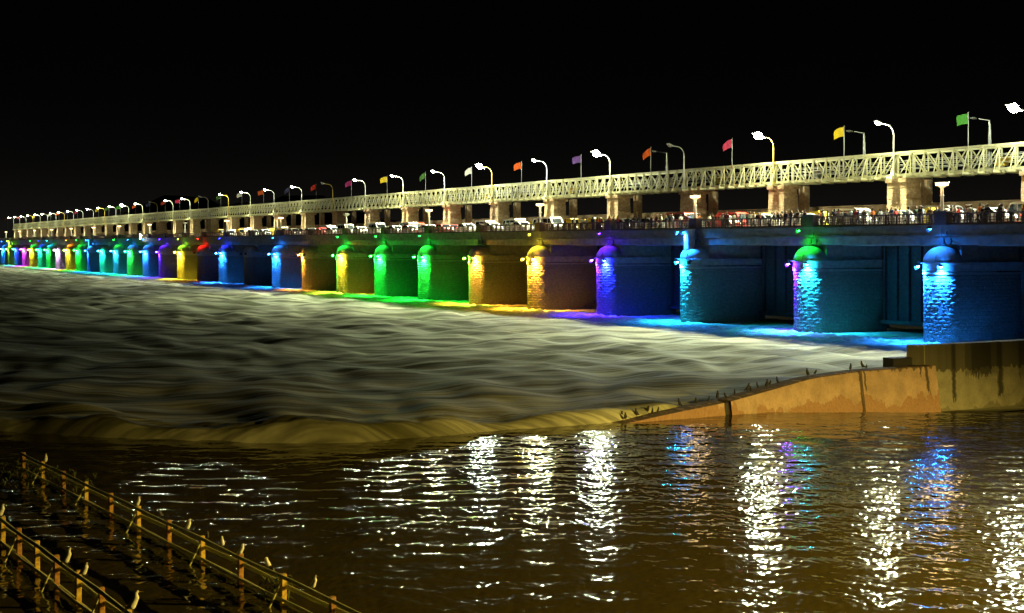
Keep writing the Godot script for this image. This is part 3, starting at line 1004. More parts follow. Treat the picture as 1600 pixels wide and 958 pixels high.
func vehicle_mesh(kind: String) -> Dictionary:   # meshes by part; x is forward, base on y = 0
	return once("veh_" + kind, func():
		var d := {}
		var body := MB.new()
		var win := MB.new()
		var L := 4.0
		var W := 1.66
		if kind == "car":
			body.prism([Vector2(-1.95, 0.3), Vector2(1.9, 0.3), Vector2(1.98, 0.45), Vector2(1.95, 0.72), Vector2(1.75, 0.88), Vector2(0.95, 0.98), Vector2(0.3, 1.44), Vector2(-0.1, 1.52), Vector2(-1.25, 1.5), Vector2(-1.8, 1.08), Vector2(-1.98, 0.95), Vector2(-2.0, 0.45)], -W / 2, W / 2)
			for s in [-1.0, 1.0]:
				var q := [Vector3(0.78, 1.0, s * 0.835), Vector3(0.24, 1.38, s * 0.835), Vector3(-0.4, 1.43, s * 0.835), Vector3(-0.4, 1.0, s * 0.835)]
				var z := [Vector3(-0.48, 1.0, s * 0.835), Vector3(-0.48, 1.43, s * 0.835), Vector3(-1.2, 1.41, s * 0.835), Vector3(-1.5, 1.06, s * 0.835)]
				for e in [q, z]:
					if s < 0: win.quad(e[0], e[1], e[2], e[3])
					else: win.quad(e[3], e[2], e[1], e[0])
			win.quad(Vector3(0.92, 1.03, -0.7), Vector3(0.92, 1.03, 0.7), Vector3(0.36, 1.43, 0.62), Vector3(0.36, 1.43, -0.62))
			win.quad(Vector3(-1.32, 1.47, -0.62), Vector3(-1.32, 1.47, 0.62), Vector3(-1.77, 1.13, 0.7), Vector3(-1.77, 1.13, -0.7))
		elif kind == "van":
			L = 4.6; W = 1.8
			body.prism([Vector2(-2.3, 0.35), Vector2(2.25, 0.35), Vector2(2.3, 0.8), Vector2(2.1, 1.1), Vector2(1.55, 1.9), Vector2(1.25, 2.05), Vector2(-2.1, 2.08), Vector2(-2.28, 1.9)], -W / 2, W / 2)
			for s in [-1.0, 1.0]:
				for e in [[1.75, 0.75], [0.65, -0.55], [-0.65, -1.95]]:
					var q := [Vector3(e[0], 1.2, s * 0.907), Vector3(e[0] - (0.35 if e[0] > 1 else 0.0), 1.82, s * 0.907), Vector3(e[1], 1.84, s * 0.907), Vector3(e[1], 1.2, s * 0.907)]
					if s < 0: win.quad(q[0], q[1], q[2], q[3])
					else: win.quad(q[3], q[2], q[1], q[0])
			win.quad(Vector3(2.07, 1.17, -0.78), Vector3(2.07, 1.17, 0.78), Vector3(1.6, 1.86, 0.74), Vector3(1.6, 1.86, -0.74))
		elif kind == "autorickshaw":
			L = 2.6; W = 1.3
			body.prism([Vector2(-1.25, 0.3), Vector2(0.9, 0.3), Vector2(1.25, 0.55), Vector2(1.05, 1.0), Vector2(0.8, 1.05), Vector2(0.75, 0.55), Vector2(-0.2, 0.5), Vector2(-0.25, 0.9), Vector2(-1.2, 0.95)], -W / 2, W / 2)
			body.prism([Vector2(0.85, 1.0), Vector2(0.65, 1.68), Vector2(0.3, 1.78), Vector2(-0.9, 1.78), Vector2(-1.25, 1.6), Vector2(-1.25, 0.94), Vector2(-1.1, 0.94), Vector2(-1.1, 1.52), Vector2(-0.8, 1.66), Vector2(0.5, 1.62), Vector2(0.72, 1.0)], -W / 2, W / 2)
			win.quad(Vector3(0.84, 1.06, -0.55), Vector3(0.84, 1.06, 0.55), Vector3(0.68, 1.6, 0.52), Vector3(0.68, 1.6, -0.52))
		else:
			L = 9.0; W = 2.4
			body.prism([Vector2(-4.5, 0.4), Vector2(4.4, 0.4), Vector2(4.5, 0.9), Vector2(4.4, 2.6), Vector2(4.1, 2.95), Vector2(-4.2, 2.98), Vector2(-4.5, 2.7)], -W / 2, W / 2)
			for s in [-1.0, 1.0]:
				for j in 6:
					var x0 := 3.9 - j * 1.36
					var q := [Vector3(x0, 1.5, s * 1.207), Vector3(x0, 2.4, s * 1.207), Vector3(x0 - 1.2, 2.4, s * 1.207), Vector3(x0 - 1.2, 1.5, s * 1.207)]
					if s < 0: win.quad(q[0], q[1], q[2], q[3])
					else: win.quad(q[3], q[2], q[1], q[0])
			win.quad(Vector3(4.49, 1.3, -1.1), Vector3(4.49, 1.3, 1.1), Vector3(4.43, 2.5, 1.05), Vector3(4.43, 2.5, -1.05))
		d.body = body.mesh()
		d.window = win.mesh()
		var wr := 0.3 if kind != "bus" else 0.48
		if kind == "autorickshaw": wr = 0.21
		var tyre := MB.new()
		tyre.tube(Vector3(0, 0, -0.09), Vector3(0, 0, 0.09), wr, wr, 18)
		d.tyre = tyre.mesh()
		var rim := MB.new()
		rim.tube(Vector3(0, 0, -0.1), Vector3(0, 0, 0.1), wr * 0.58, wr * 0.58, 12)
		d.rim = rim.mesh()
		d.wr = wr
		d.wheels = [Vector3(L * 0.31, wr, W / 2 - 0.06), Vector3(L * 0.31, wr, -W / 2 + 0.06), Vector3(-L * 0.31, wr, W / 2 - 0.06), Vector3(-L * 0.31, wr, -W / 2 + 0.06)]
		if kind == "autorickshaw": d.wheels = [Vector3(0.95, wr, 0), Vector3(-0.85, wr, 0.6), Vector3(-0.85, wr, -0.6)]
		var hl := MB.new()
		hl.sphere(Vector3.ZERO, Vector3(0.06, 0.1, 0.16), 8, 6)
		d.lamp = hl.mesh()
		var hy := 0.66 if kind == "car" else 0.75 if kind == "van" else 0.6 if kind == "autorickshaw" else 0.8
		d.heads = [Vector3(L * 0.49, hy, W * 0.36), Vector3(L * 0.49, hy, -W * 0.36)] if kind != "autorickshaw" else [Vector3(1.22, 0.62, 0.0)]
		d.tails = [Vector3(-L * 0.5, hy + 0.15, W * 0.4), Vector3(-L * 0.5, hy + 0.15, -W * 0.4)]
		return d)

func vehicle(t: float, v: float, kind: String, paint: Array, heading: float, label: String) -> void:
	var d: Dictionary = vehicle_mesh(kind)
	var tr := at_bridge(t, v, DECK + 0.005)
	tr.basis = tr.basis * Basis(Vector3.UP, PI if heading < 0 else 0.0)
	var o := thing(kind if kind != "car" else "parked_car" if heading == 0 else "car", label, kind, tr, "traffic on the bridge road")
	part("body", d.body, once("paint%s" % paint[1], func(): var m := flat(paint[1], 0.35); m.clearcoat_enabled = true; m.clearcoat = 0.4; return m), o)
	part("window", d.window, M.glass, o)
	for w in d.wheels:
		var wh := part("wheel", d.tyre, M.rubber, o, Transform3D(Basis(), w))
		part("rim", d.rim, M.steel, wh)
	for p in d.heads: part("headlight", d.lamp, M.head, o, Transform3D(Basis(), p))
	for p in d.tails: part("tail_light", d.lamp, M.tail, o, Transform3D(Basis(), p))

func traffic() -> void:
	var r := RandomNumberGenerator.new()
	r.seed = 77
	for lane in 3:
		var v := 3.4 + lane * 2.7
		var t := -9.0 + lane * 2.0
		var side := "nearest" if lane == 0 else "middle" if lane == 1 else "farthest"
		var kk := 0
		while t < 232.0 and kk < 60:
			var kind: String = ["car", "car", "van", "autorickshaw", "car", "van", "car", "car"][r.randi() % 8]
			if kind == "bus" and (lane == 0 or t > 120): kind = "van"
			var paint: Array = PAINTS[r.randi() % PAINTS.size()]
			if kind == "autorickshaw": paint = ["yellow", Color(0.66, 0.46, 0.03)]
			var len := 4.0 if kind == "car" else 4.6 if kind == "van" else 2.6 if kind == "autorickshaw" else 9.0
			t += len * 0.5
			kk += 1
			vehicle(t, v, kind, paint, -1.0 if lane == 1 else 1.0, "%s %s on the bridge, %s from the right in the lane %s the railing" % [paint[0], kind, nth(kk), "nearest" if lane == 0 else "second from" if lane == 1 else "farthest from"])
			t += len * 0.5 + r.randf_range(0.8, 3.4) * (1.0 + t / 160.0)

func person_meshes(pose: int) -> Dictionary:   # faces +z, feet on y = 0
	return once("person%d" % pose, func():
		var V := func(x: float, y: float, z: float) -> Vector3: return Vector3(x, y, z)
		var st := 0.0 if pose != 2 else 0.2     # stride
		var lean := 0.12 if pose == 1 else 0.0
		var hipL := Vector3(-0.1, 0.9, 0); var hipR := Vector3(0.1, 0.9, 0)
		var kneeL := Vector3(-0.11, 0.5, st * 0.6 + 0.02); var kneeR := Vector3(0.11, 0.5, -st * 0.3 + 0.02)
		var ankL := Vector3(-0.11, 0.09, st * 0.8); var ankR := Vector3(0.11, 0.09 + st * 0.2, -st * 1.1)
		var chest := Vector3(0, 1.25, lean * 0.7); var neck := Vector3(0, 1.45, lean); var head := Vector3(0, 1.62, lean * 1.25 + 0.02)
		var shL := Vector3(-0.19, 1.4, lean); var shR := Vector3(0.19, 1.4, lean)
		var elL := Vector3(-0.25, 1.12, -0.02 - st * 0.3); var elR := Vector3(0.25, 1.12, -0.02 + st * 0.4)
		var haL := Vector3(-0.24, 0.88, 0.1 - st * 0.2); var haR := Vector3(0.24, 0.88, 0.1 + st * 0.8)
		if pose == 1:
			elL = V.call(-0.24, 1.15, 0.22); elR = V.call(0.24, 1.15, 0.22); haL = V.call(-0.1, 1.12, 0.42); haR = V.call(0.1, 1.12, 0.42)
		if pose == 3:
			elR = V.call(0.26, 1.2, 0.2); haR = V.call(0.16, 1.48, 0.3)
		var d := {}
		var body := [[hipL, kneeL, 0.085, 0.06], [kneeL, ankL, 0.058, 0.04], [hipR, kneeR, 0.085, 0.06], [kneeR, ankR, 0.058, 0.04],
			[ankL, ankL + Vector3(0, -0.05, 0.15), 0.042, 0.03], [ankR, ankR + Vector3(0, -0.05, 0.15), 0.042, 0.03],
			[Vector3(-0.06, 0.96, 0), Vector3(0.06, 0.96, 0), 0.12, 0.12], [Vector3(0, 1.0, 0), chest, 0.115, 0.135], [shL * 0.8 + Vector3(0, 0.27, lean * 0.2), shR * 0.8 + Vector3(0, 0.27, lean * 0.2), 0.08, 0.08],
			[neck, head - Vector3(0, 0.06, 0), 0.05, 0.05], [head, head + Vector3(0, 0.05, -0.015), 0.085, 0.09], [head + Vector3(0, -0.06, 0.03), head + Vector3(0, -0.07, 0.04), 0.055, 0.05], [head + Vector3(0, -0.0, 0.08), head + Vector3(0, -0.025, 0.105), 0.012, 0.016],
			[head + Vector3(-0.088, -0.01, 0), head + Vector3(-0.092, 0.015, -0.01), 0.016, 0.018], [head + Vector3(0.088, -0.01, 0), head + Vector3(0.092, 0.015, -0.01), 0.016, 0.018],
			[shL, elL, 0.052, 0.042], [elL, haL, 0.04, 0.028], [shR, elR, 0.052, 0.042], [elR, haR, 0.04, 0.028]]
		for h in [[haL, elL, -1.0], [haR, elR, 1.0]]:
			var dir: Vector3 = ((h[0] as Vector3) - (h[1] as Vector3)).normalized()
			var pl: Vector3 = h[0] + dir * 0.07
			body.append([h[0], pl, 0.032, 0.03])
			for f in 4: body.append([pl + Vector3(0, 0, -0.03 + f * 0.02), pl + dir * (0.075 - absf(f - 1.4) * 0.01) + Vector3(0, -0.01, -0.03 + f * 0.02), 0.011, 0.009])
			body.append([h[0] + dir * 0.03, pl + Vector3(0, 0.0, 0.06), 0.013, 0.01])
		d.body = nets(body, 0.026, 0.035)
		d.shirt = nets([[Vector3(-0.06, 0.93, 0), Vector3(0.06, 0.93, 0), 0.145, 0.145], [Vector3(0, 1.0, 0), chest, 0.14, 0.16], [shL * 0.8 + Vector3(0, 0.265, lean * 0.2), shR * 0.8 + Vector3(0, 0.265, lean * 0.2), 0.098, 0.098], [shL, shL.lerp(elL, 0.75), 0.075, 0.068], [shR, shR.lerp(elR, 0.75), 0.075, 0.068]], 0.032, 0.04)
		d.trousers = nets([[hipL, kneeL, 0.105, 0.08], [kneeL, ankL + Vector3(0, 0.02, 0), 0.078, 0.062], [hipR, kneeR, 0.105, 0.08], [kneeR, ankR + Vector3(0, 0.02, 0), 0.078, 0.062], [Vector3(-0.06, 0.92, 0), Vector3(0.06, 0.92, 0), 0.13, 0.13]], 0.032, 0.03)
		d.hair = nets([[head + Vector3(0, 0.06, -0.03), head + Vector3(0, 0.045, -0.04), 0.09, 0.092], [head + Vector3(0, -0.02, -0.05), head + Vector3(0, -0.05 if pose % 2 else -0.16, -0.055), 0.062, 0.05]], 0.026, 0.02)
		return d)

const SHIRTS := [["white", Color(0.7, 0.69, 0.66)], ["black", Color(0.02, 0.02, 0.02)], ["brown", Color(0.07, 0.04, 0.025)], ["dark green", Color(0.02, 0.05, 0.025)], ["red", Color(0.5, 0.04, 0.03)], ["dark blue", Color(0.03, 0.05, 0.16)], ["maroon", Color(0.1, 0.015, 0.015)], ["charcoal", Color(0.03, 0.03, 0.032)], ["orange", Color(0.6, 0.16, 0.03)], ["navy", Color(0.015, 0.02, 0.05)], ["cream", Color(0.6, 0.55, 0.42)], ["grey", Color(0.25, 0.25, 0.25)], ["pale blue", Color(0.3, 0.4, 0.52)]]

func person(t: float, v: float, pose: int, turn: float, shirt: Array, legs: Color, tall: float, label: String) -> void:
	var d: Dictionary = person_meshes(pose)
	var tr := at_bridge(t, v, DECK + 0.004)
	tr.basis = tr.basis * Basis(Vector3.UP, turn) * Basis.from_scale(Vector3(tall, tall, tall))
	var o := thing("person", label, "person", tr, "people along the railing")
	part("body", d.body, M.skin, o)
	part("shirt", d.shirt, once("shirt" + shirt[0], func(): return flat(shirt[1], 0.9)), o)
	part("trousers", d.trousers, once("legs%s" % legs, func(): return flat(legs, 0.9)), o)
	part("hair", d.hair, M.hair, o)

func crowd() -> void:
	var r := RandomNumberGenerator.new()
	r.seed = 21
	var t := -8.0
	var k := 0
	while t < 128.0:
		t += r.randf_range(0.3, 1.7) * (0.5 + t / 110.0)
		k += 1
		var sh: Array = SHIRTS[r.randi() % SHIRTS.size()]
		var pose := r.randi() % 4
		var near := r.randf() < 0.55
		var turn := r.randf_range(-0.5, 0.5) if near else (PI if r.randf() < 0.3 else PI / 2.0 * (1.0 if r.randf() < 0.5 else -1.0)) + r.randf_range(-0.4, 0.4)
		if not near and pose == 1: pose = 2
		var what: String = ["standing", "leaning forward", "walking", "raising one hand"][pose]
		var pier_no := 0
		while pier_no < 20 and pier_t[pier_no] < t: pier_no += 1
		person(t, 0.72 if pose == 1 else r.randf_range(0.9, 1.5) if near else r.randf_range(1.3, 2.2), pose, 0.0 if pose == 1 else turn, sh, [Color(0.03, 0.035, 0.06), Color(0.05, 0.045, 0.04), Color(0.2, 0.18, 0.14)][r.randi() % 3], r.randf_range(0.94, 1.06),
			"person in a %s top %s, %s from the right along the railing" % [sh[0], what, nth(k)])
		if k >= 99: break


# ------------------------------------------------------------------ wall, fences, birds
const CREST := [[-27.0, 2.15], [-33.4, 2.1], [-37.4, 1.87], [-44.0, 0.82], [-48.8, 0.34], [-51.2, 0.05], [-60.0, -0.7]]

func crest(v: float) -> float:
	for k in CREST.size() - 1:
		if v <= CREST[k][0] and v >= CREST[k + 1][0]:
			return lerpf(CREST[k][1], CREST[k + 1][1], (CREST[k][0] - v) / (CREST[k][0] - CREST[k + 1][0]))
	return 2.15

func wall_picture(w: int, h: int, sd: int, base: Color, stain: Color, dirt: Color, damp: float, drips: Array) -> ImageTexture:
	# plaster with a ragged damp mark along the waterline and dark runs below the joints
	var im := Image.create(w, h, false, Image.FORMAT_RGB8)
	var f := FastNoiseLite.new()
	f.seed = sd
	f.frequency = 1.0
	f.fractal_octaves = 4
	for y in h:
		for x in w:
			var u := float(x) / w
			var q := 1.0 - float(y) / h
			var px := u * 24.0
			var g := f.get_noise_2d(px * 0.9, q * 2.4)
			var g2 := f.get_noise_2d(px * 6.0 + 90.0, q * 14.0)
			var c := base * (1.0 + 0.28 * g + 0.16 * g2)
			var line := damp + 0.26 * f.get_noise_2d(px * 0.35, 40.0) + 0.12 * f.get_noise_2d(px * 1.3, q * 3.0) + 0.03 * f.get_noise_2d(px * 5.0, q * 9.0)
			if q < line: c = c.lerp(stain * (1.0 + 0.3 * g2), 0.75)
			var top := 0.93 + 0.1 * f.get_noise_2d(px * 2.5, 11.0)
			if q > top: c = c.lerp(dirt, 0.7)
			for d in drips:
				var wob: float = absf(u - d[0] - 0.004 * f.get_noise_2d(q * 6.0, d[0] * 50.0)) / d[1]
				if wob < 1.0 and q > d[2] + 0.15 * f.get_noise_2d(px * 9.0, 5.0): c = c.lerp(dirt, 0.85 if wob < 0.6 else 0.5)
			im.set_pixel(x, y, c.clamp().linear_to_srgb())
	return ImageTexture.create_from_image(im)

func wall_block(v0: float, v1: float, steps: int, tf: float, tb: float, batter: float, top: Callable, u0: float, u1: float) -> ArrayMesh:
	# a length of wall along the flow, face towards the pool at t = tf, u texture from u0 to u1
	var b := MB.new()
	var put := func(p: Array, uv: Array) -> void:
		var k := b.v.size()
		b.quad(p[0], p[1], p[2], p[3])
		for j in 4: b.u[k + j] = uv[j]
	var P := func(t: float, v: float, y: float) -> Vector3: return at_bridge(t, v, y).origin
	for j in steps:
		var a := lerpf(v0, v1, float(j) / steps)
		var c := lerpf(v0, v1, float(j + 1) / steps)
		var ya: float = top.call(a)
		var yc: float = top.call(c)
		var ua := lerpf(u0, u1, float(j) / steps)
		var uc := lerpf(u0, u1, float(j + 1) / steps)
		var F := func(v: float, y: float) -> Vector3: return P.call(tf - batter * (2.2 - y), v, y)
		var e := 0.05
		put.call([F.call(a, -1.2), F.call(c, -1.2), F.call(c, yc - e), F.call(a, ya - e)], [Vector2(ua, 1), Vector2(uc, 1), Vector2(uc, 1 - yc / 2.3), Vector2(ua, 1 - ya / 2.3)])
		put.call([F.call(a, ya - e), F.call(c, yc - e), P.call(tf + e, c, yc), P.call(tf + e, a, ya)], [Vector2(ua, 0.05), Vector2(uc, 0.05), Vector2(uc, 0.02), Vector2(ua, 0.02)])
		put.call([P.call(tf + e, a, ya), P.call(tf + e, c, yc), P.call(tb, c, yc), P.call(tb, a, ya)], [Vector2(ua, 0.08), Vector2(uc, 0.08), Vector2(uc, 0.0), Vector2(ua, 0.0)])
		put.call([P.call(tb, a, ya), P.call(tb, c, yc), P.call(tb, c, -1.2), P.call(tb, a, -1.2)], [Vector2(ua, 0.4), Vector2(uc, 0.4), Vector2(uc, 1), Vector2(ua, 1)])
	for e in [[v0, u0, false], [v1, u1, true]]:
		var y: float = top.call(e[0])
		var A: Vector3 = P.call(tf - batter * 3.4, e[0], -1.2)
		var B: Vector3 = P.call(tb, e[0], -1.2)
		var C: Vector3 = P.call(tb, e[0], y)
		var D: Vector3 = P.call(tf, e[0], y)
		if e[2]: b.quad(D, C, B, A)
		else: b.quad(A, B, C, D)
		for j in 4: b.u[b.u.size() - 1 - j] = Vector2(e[1], 0.35)
	return b.mesh(false, true)

func flank_wall() -> void:
	var o := thing("flank_wall", "long ochre concrete wall that slopes down into the water", "wall", Transform3D())
	var m := StandardMaterial3D.new()
	m.albedo_texture = wall_picture(1536, 192, 4, Color(0.46, 0.325, 0.25), Color(0.34, 0.185, 0.11), Color(0.03, 0.026, 0.016), 0.36, [[0.035, 0.006, 0.5], [0.055, 0.003, 0.75], [0.265, 0.0045, 0.1], [0.25, 0.003, 0.6]])
	m.texture_repeat = false
	m.roughness = 0.85
	m.heightmap_enabled = true
	m.heightmap_scale = 1.0
	m.heightmap_texture = noise_tex(0.02, 5, [], 512, 61)
	var ends := [-27.0, -33.45, -33.55, -43.9, -44.4, -60.0]
	for k in 3:
		var v0: float = ends[k * 2]
		var v1: float = ends[k * 2 + 1]
		part("wall_section", wall_block(v0, v1, 10, -24.75, -23.7, 0.16, crest, (-27.0 - v0) / 25.0, (-27.0 - v1) / 25.0), m, o)
	part("joint_filling", wall_block(-33.4, -44.5, 2, -24.45, -23.9, 0.16, func(v): return crest(v) - 0.12, 0.0, 0.01), M.dark, o)
	# the grey block behind it
	var a := thing("abutment_wall", "tall grey-green concrete wall with black stains at the right edge", "wall", Transform3D())
	var g := StandardMaterial3D.new()
	g.albedo_texture = wall_picture(1024, 256, 9, Color(0.30, 0.285, 0.22), Color(0.17, 0.16, 0.11), Color(0.012, 0.012, 0.009), 0.12, [[0.13, 0.008, 0.3], [0.3, 0.012, 0.3], [0.23, 0.06, 0.78], [0.44, 0.07, 0.7], [0.7, 0.09, 0.7]])
	g.roughness = 0.85
	g.texture_repeat = false
	g.heightmap_enabled = true
	g.heightmap_scale = 1.0
	g.heightmap_texture = noise_tex(0.02, 5, [], 512, 63)
	part("block", wall_block(-27.9, -2.0, 12, -23.98, -23.1, 0.03, func(v): return 3.4, 0.0, 1.0), g, a)
	part("step", wall_block(-29.6, -27.92, 2, -23.62, -22.7, 0.02, func(v): return 2.62, 0.0, 0.05), M.dark, a)

func bird_meshes(pose: int) -> Dictionary:   # feet on y = 0, faces +z
	return once("bird%d" % pose, func():
		var d := {}
		var up := [0.9, 0.55, 1.15][pose] as float
		var body := [[Vector3(0, 0.16, -0.02), Vector3(0, 0.24 + 0.06 * up, 0.05), 0.075, 0.058], [Vector3(0, 0.15, -0.05), Vector3(0, 0.09, -0.16), 0.045, 0.018],
			[Vector3(0, 0.26 + 0.05 * up, 0.06), Vector3(0, 0.28 + 0.12 * up, 0.05), 0.038, 0.028], [Vector3(0, 0.28 + 0.12 * up, 0.05), Vector3(0, 0.29 + 0.14 * up, 0.08), 0.032, 0.026]]
		d.body = nets(body, 0.013, 0.03)
		var b := MB.new()
		b.tube(Vector3(0, 0.29 + 0.14 * up, 0.095), Vector3(0, 0.275 + 0.14 * up, 0.19), 0.01, 0.002, 6)
		d.beak = b.mesh()
		var l := MB.new()
		for s in [-0.022, 0.022]:
			l.tube(Vector3(s, 0.13, 0.0), Vector3(s, 0.01, 0.005), 0.006, 0.005, 5)
			l.tube(Vector3(s, 0.006, -0.015), Vector3(s * 1.2, 0.006, 0.05), 0.005, 0.004, 5)
		d.legs = l.mesh()
		return d)

func bird(called: String, at: Vector3, turn: float, size: float, pose: int, mat: Material, label: String, group: String) -> void:
	var d: Dictionary = bird_meshes(pose)
	var o := thing(called, label, "bird", Transform3D(Basis(Vector3.UP, turn) * Basis.from_scale(Vector3.ONE * size), at), group)
	part("body", d.body, mat, o)
	part("beak", d.beak, M.beak, o)
	part("legs", d.legs, M.dark, o)

func fence(called: String, label: String, a: Vector2, b: Vector2, posts: int, high: float, first_dark: bool) -> Node3D:
	var o := thing(called, label, "fence", Transform3D())
	var A := Vector3(a.x, 0, -a.y)
	var B := Vector3(b.x, 0, -b.y)
	var dir := (B - A).normalized()
	var out := Vector3(-dir.z, 0, dir.x)
	for k in posts:
		var p := A.lerp(B, float(k) / (posts - 1))
		var h := high + 0.05 * sin(k * 2.3)
		var tilt := Basis(dir, 0.03 * sin(k * 3.1)) * Basis(out, 0.03 * cos(k * 1.7))
		var m: ArrayMesh = once("fpost%s%d" % [high, k % 2], func():
			var q := MB.new()
			q.cbox(Vector3(0, (high - 1.4) * 0.5 + 0.02, 0), Vector3(0.15, high + 1.4, 0.13), 0.015)
			return q.mesh())
		part("post", m, M.fence_rust if (k % 2 == 0) == first_dark else M.fence_post, o, Transform3D(tilt * Basis(Vector3.UP, atan2(dir.x, dir.z)), p))
		if k % 2 == 1:
			part("brace", once("brace%s" % high, func(): var q := MB.new(); q.tube(Vector3(0, high * 0.75, 0), Vector3(0.5, -0.3, 0), 0.03); return q.mesh()), M.fence_rail, o, Transform3D(Basis(Vector3.UP, atan2(out.x, out.z) - PI / 2), p + out * 0.08))
	for e in [[0.97, 0.13, 0.055], [0.62, -0.09, 0.062], [0.08, -0.09, 0.055], [0.24, 0.13, 0.045]]:
		var q := MB.new()
		var n := posts * 2 - 2
		for k in n:
			var s0: Vector3 = A.lerp(B, float(k) / n) + out * e[1] + Vector3.UP * (high * e[0] + 0.02 * sin(k * 1.3 + e[0] * 9.0))
			var s1: Vector3 = A.lerp(B, float(k + 1) / n) + out * e[1] + Vector3.UP * (high * e[0] + 0.02 * sin((k + 1) * 1.3 + e[0] * 9.0))
			q.tube(s0, s1, e[2], e[2], 8, k == 0 or k == n - 1)
		part("rail", q.mesh(), M.fence_rail, o)
	return o

func weeds(at: Vector3, spread: float, count: int, sd: int, label: String) -> void:
	var r := RandomNumberGenerator.new()
	r.seed = sd
	var b := MB.new()
	for k in count:
		var p := at + Vector3(r.randf_range(-1, 1) * spread, r.randf_range(-0.1, 0.45), r.randf_range(-0.6, 0.6) * spread)
		var d := Vector3(r.randf_range(-1, 1), r.randf_range(-0.8, 1.0), r.randf_range(-1, 1)).normalized()
		var s := d.cross(Vector3(0.3, 1, 0.2)).normalized() * r.randf_range(0.01, 0.03)
		var l := r.randf_range(0.12, 0.4)
		var mid := p + d * l * 0.5 + Vector3.UP * 0.04
		b.quad(p - s * 0.4, p + s * 0.4, mid + s, mid - s)
		b.tri(mid - s, mid + s, p + d * l - Vector3.UP * 0.05)
	var o := part("tangled_weeds", b.mesh(), M.weed, self)
	tag(o, label, "weeds")

func on_water(x: float, y: float, h := 0.0) -> Vector3:
	var z := 2100.0 * (CAM_H - h) / (y - 382.0)
	return Vector3((x - 800.0) / 2100.0 * z, h, -z)

func foreground() -> void:
	var p0 := on_water(99, 770)
	var p1 := on_water(519, 985)
	var d := (p1 - p0) / 8.0
	fence("sunken_fence", "longer yellow post and rail fence standing in the pool", Vector2(p0.x - d.x * 2, -(p0.z - d.z * 2)), Vector2(p1.x + d.x, -(p1.z + d.z)), 12, 0.86, true)
	var q0 := on_water(4, 856)
	var q1 := on_water(122, 950)
	var e := (q1 - q0) / 4.0
	fence("sunken_fence", "shorter yellow post and rail fence in the bottom left corner", Vector2(q0.x - e.x * 2, -(q0.z - e.z * 2)), Vector2(q1.x + e.x * 4, -(q1.z + e.z * 4)), 11, 1.02, false)
	# birds on the fences
	var along := [[76, 0, 1.25], [221, 2, 1.0], [256, 1, 1.0], [300, 2, 1.0], [330, 1, 0.9], [354, 2, 0.9], [383, 0, 1.0], [425, 1, 1.05], [497, 2, 1.05]]
	var A := p0 - d * 2
	var B := p1 + d
	for k in along.size():
		var r: float = (along[k][0] - 800.0) / 2100.0
		# where the fence's top rail lies at that bearing
		var s: float = (A.x + r * A.z) / ((A.x - B.x) + r * (A.z - B.z))
		var p := A.lerp(B, s)
		var dir := (B - A).normalized()
		bird("egret", p + Vector3(-dir.z, 0, dir.x) * 0.13 + Vector3.UP * 0.875, 0.6 + sin(k * 2.4) * 1.2, 0.85 * along[k][2], along[k][1], M.bird_white if not k in [2, 4] else M.bird_dark,
			"%s bird %s on the longer fence, %s from its left end" % ["dark" if k in [2, 4] else "white", ["hunched", "crouched", "upright"][along[k][1]], nth(k + 1)], "birds on the fences")
	A = q0 - e * 2
	B = q1 + e * 4
	var few := [[8, 0, 1.1], [112, 2, 1.1], [139, 1, 1.15], [216, 0, 1.3]]
	for k in few.size():
		var r: float = (few[k][0] - 800.0) / 2100.0
		var s: float = (A.x + r * A.z) / ((A.x - B.x) + r * (A.z - B.z))
		var p := A.lerp(B, s)
		var dir := (B - A).normalized()
		bird("egret", p + Vector3(-dir.z, 0, dir.x) * 0.13 + Vector3.UP * 1.035, 1.4 + sin(k * 3.0), 1.0 * few[k][2], few[k][1], M.bird_white, "white bird %s on the shorter corner fence, %s bird from its left end" % [["hunched", "crouched", "upright"][few[k][1]], nth(k + 1)], "birds on the fences")
	weeds(on_water(62, 752, 0.4), 1.3, 160, 3, "pale weeds tangled on the far left end of the longer fence")
	weeds(on_water(20, 735, 0.4), 1.0, 90, 4, "weeds caught on the fence at the left edge of the picture")
	weeds(on_water(432, 925, 0.3), 0.42, 90, 5, "weeds tangled on the longer fence beside its yellow posts near the bottom")
	weeds(on_water(126, 762, 0.35), 0.5, 50, 6, "small weeds hanging on the longer fence beside a white bird")
	# dark birds along the crest of the ochre wall
	var row := [926, 958, 978, 995, 1012, 1028, 1062, 1088, 1107, 1121, 1134, 1148, 1168, 1173, 1184, 1198, 1203, 1215, 1262, 1274, 1329, 1348, 1354]
	for k in row.size():
		var r: float = (row[k] - 800.0) / 2100.0
		var t := -24.45 + 0.5 * absf(sin(k * 1.9))
		var v := (r * (Z0 + CS * t) - X0 + SN * t) / (CS - r * SN)
		if v < -51.0: v = -51.0 + 0.02 * k
		bird("cormorant", at_bridge(t, v, crest(v) - 0.01).origin, k * 1.7, 1.05 + 0.25 * sin(k * 2.2), k % 3, M.bird_dark, "dark bird %s on the ochre wall, %s from its left end" % [["hunched", "crouched", "upright"][k % 3], nth(k + 1)], "dark birds on the ochre wall")

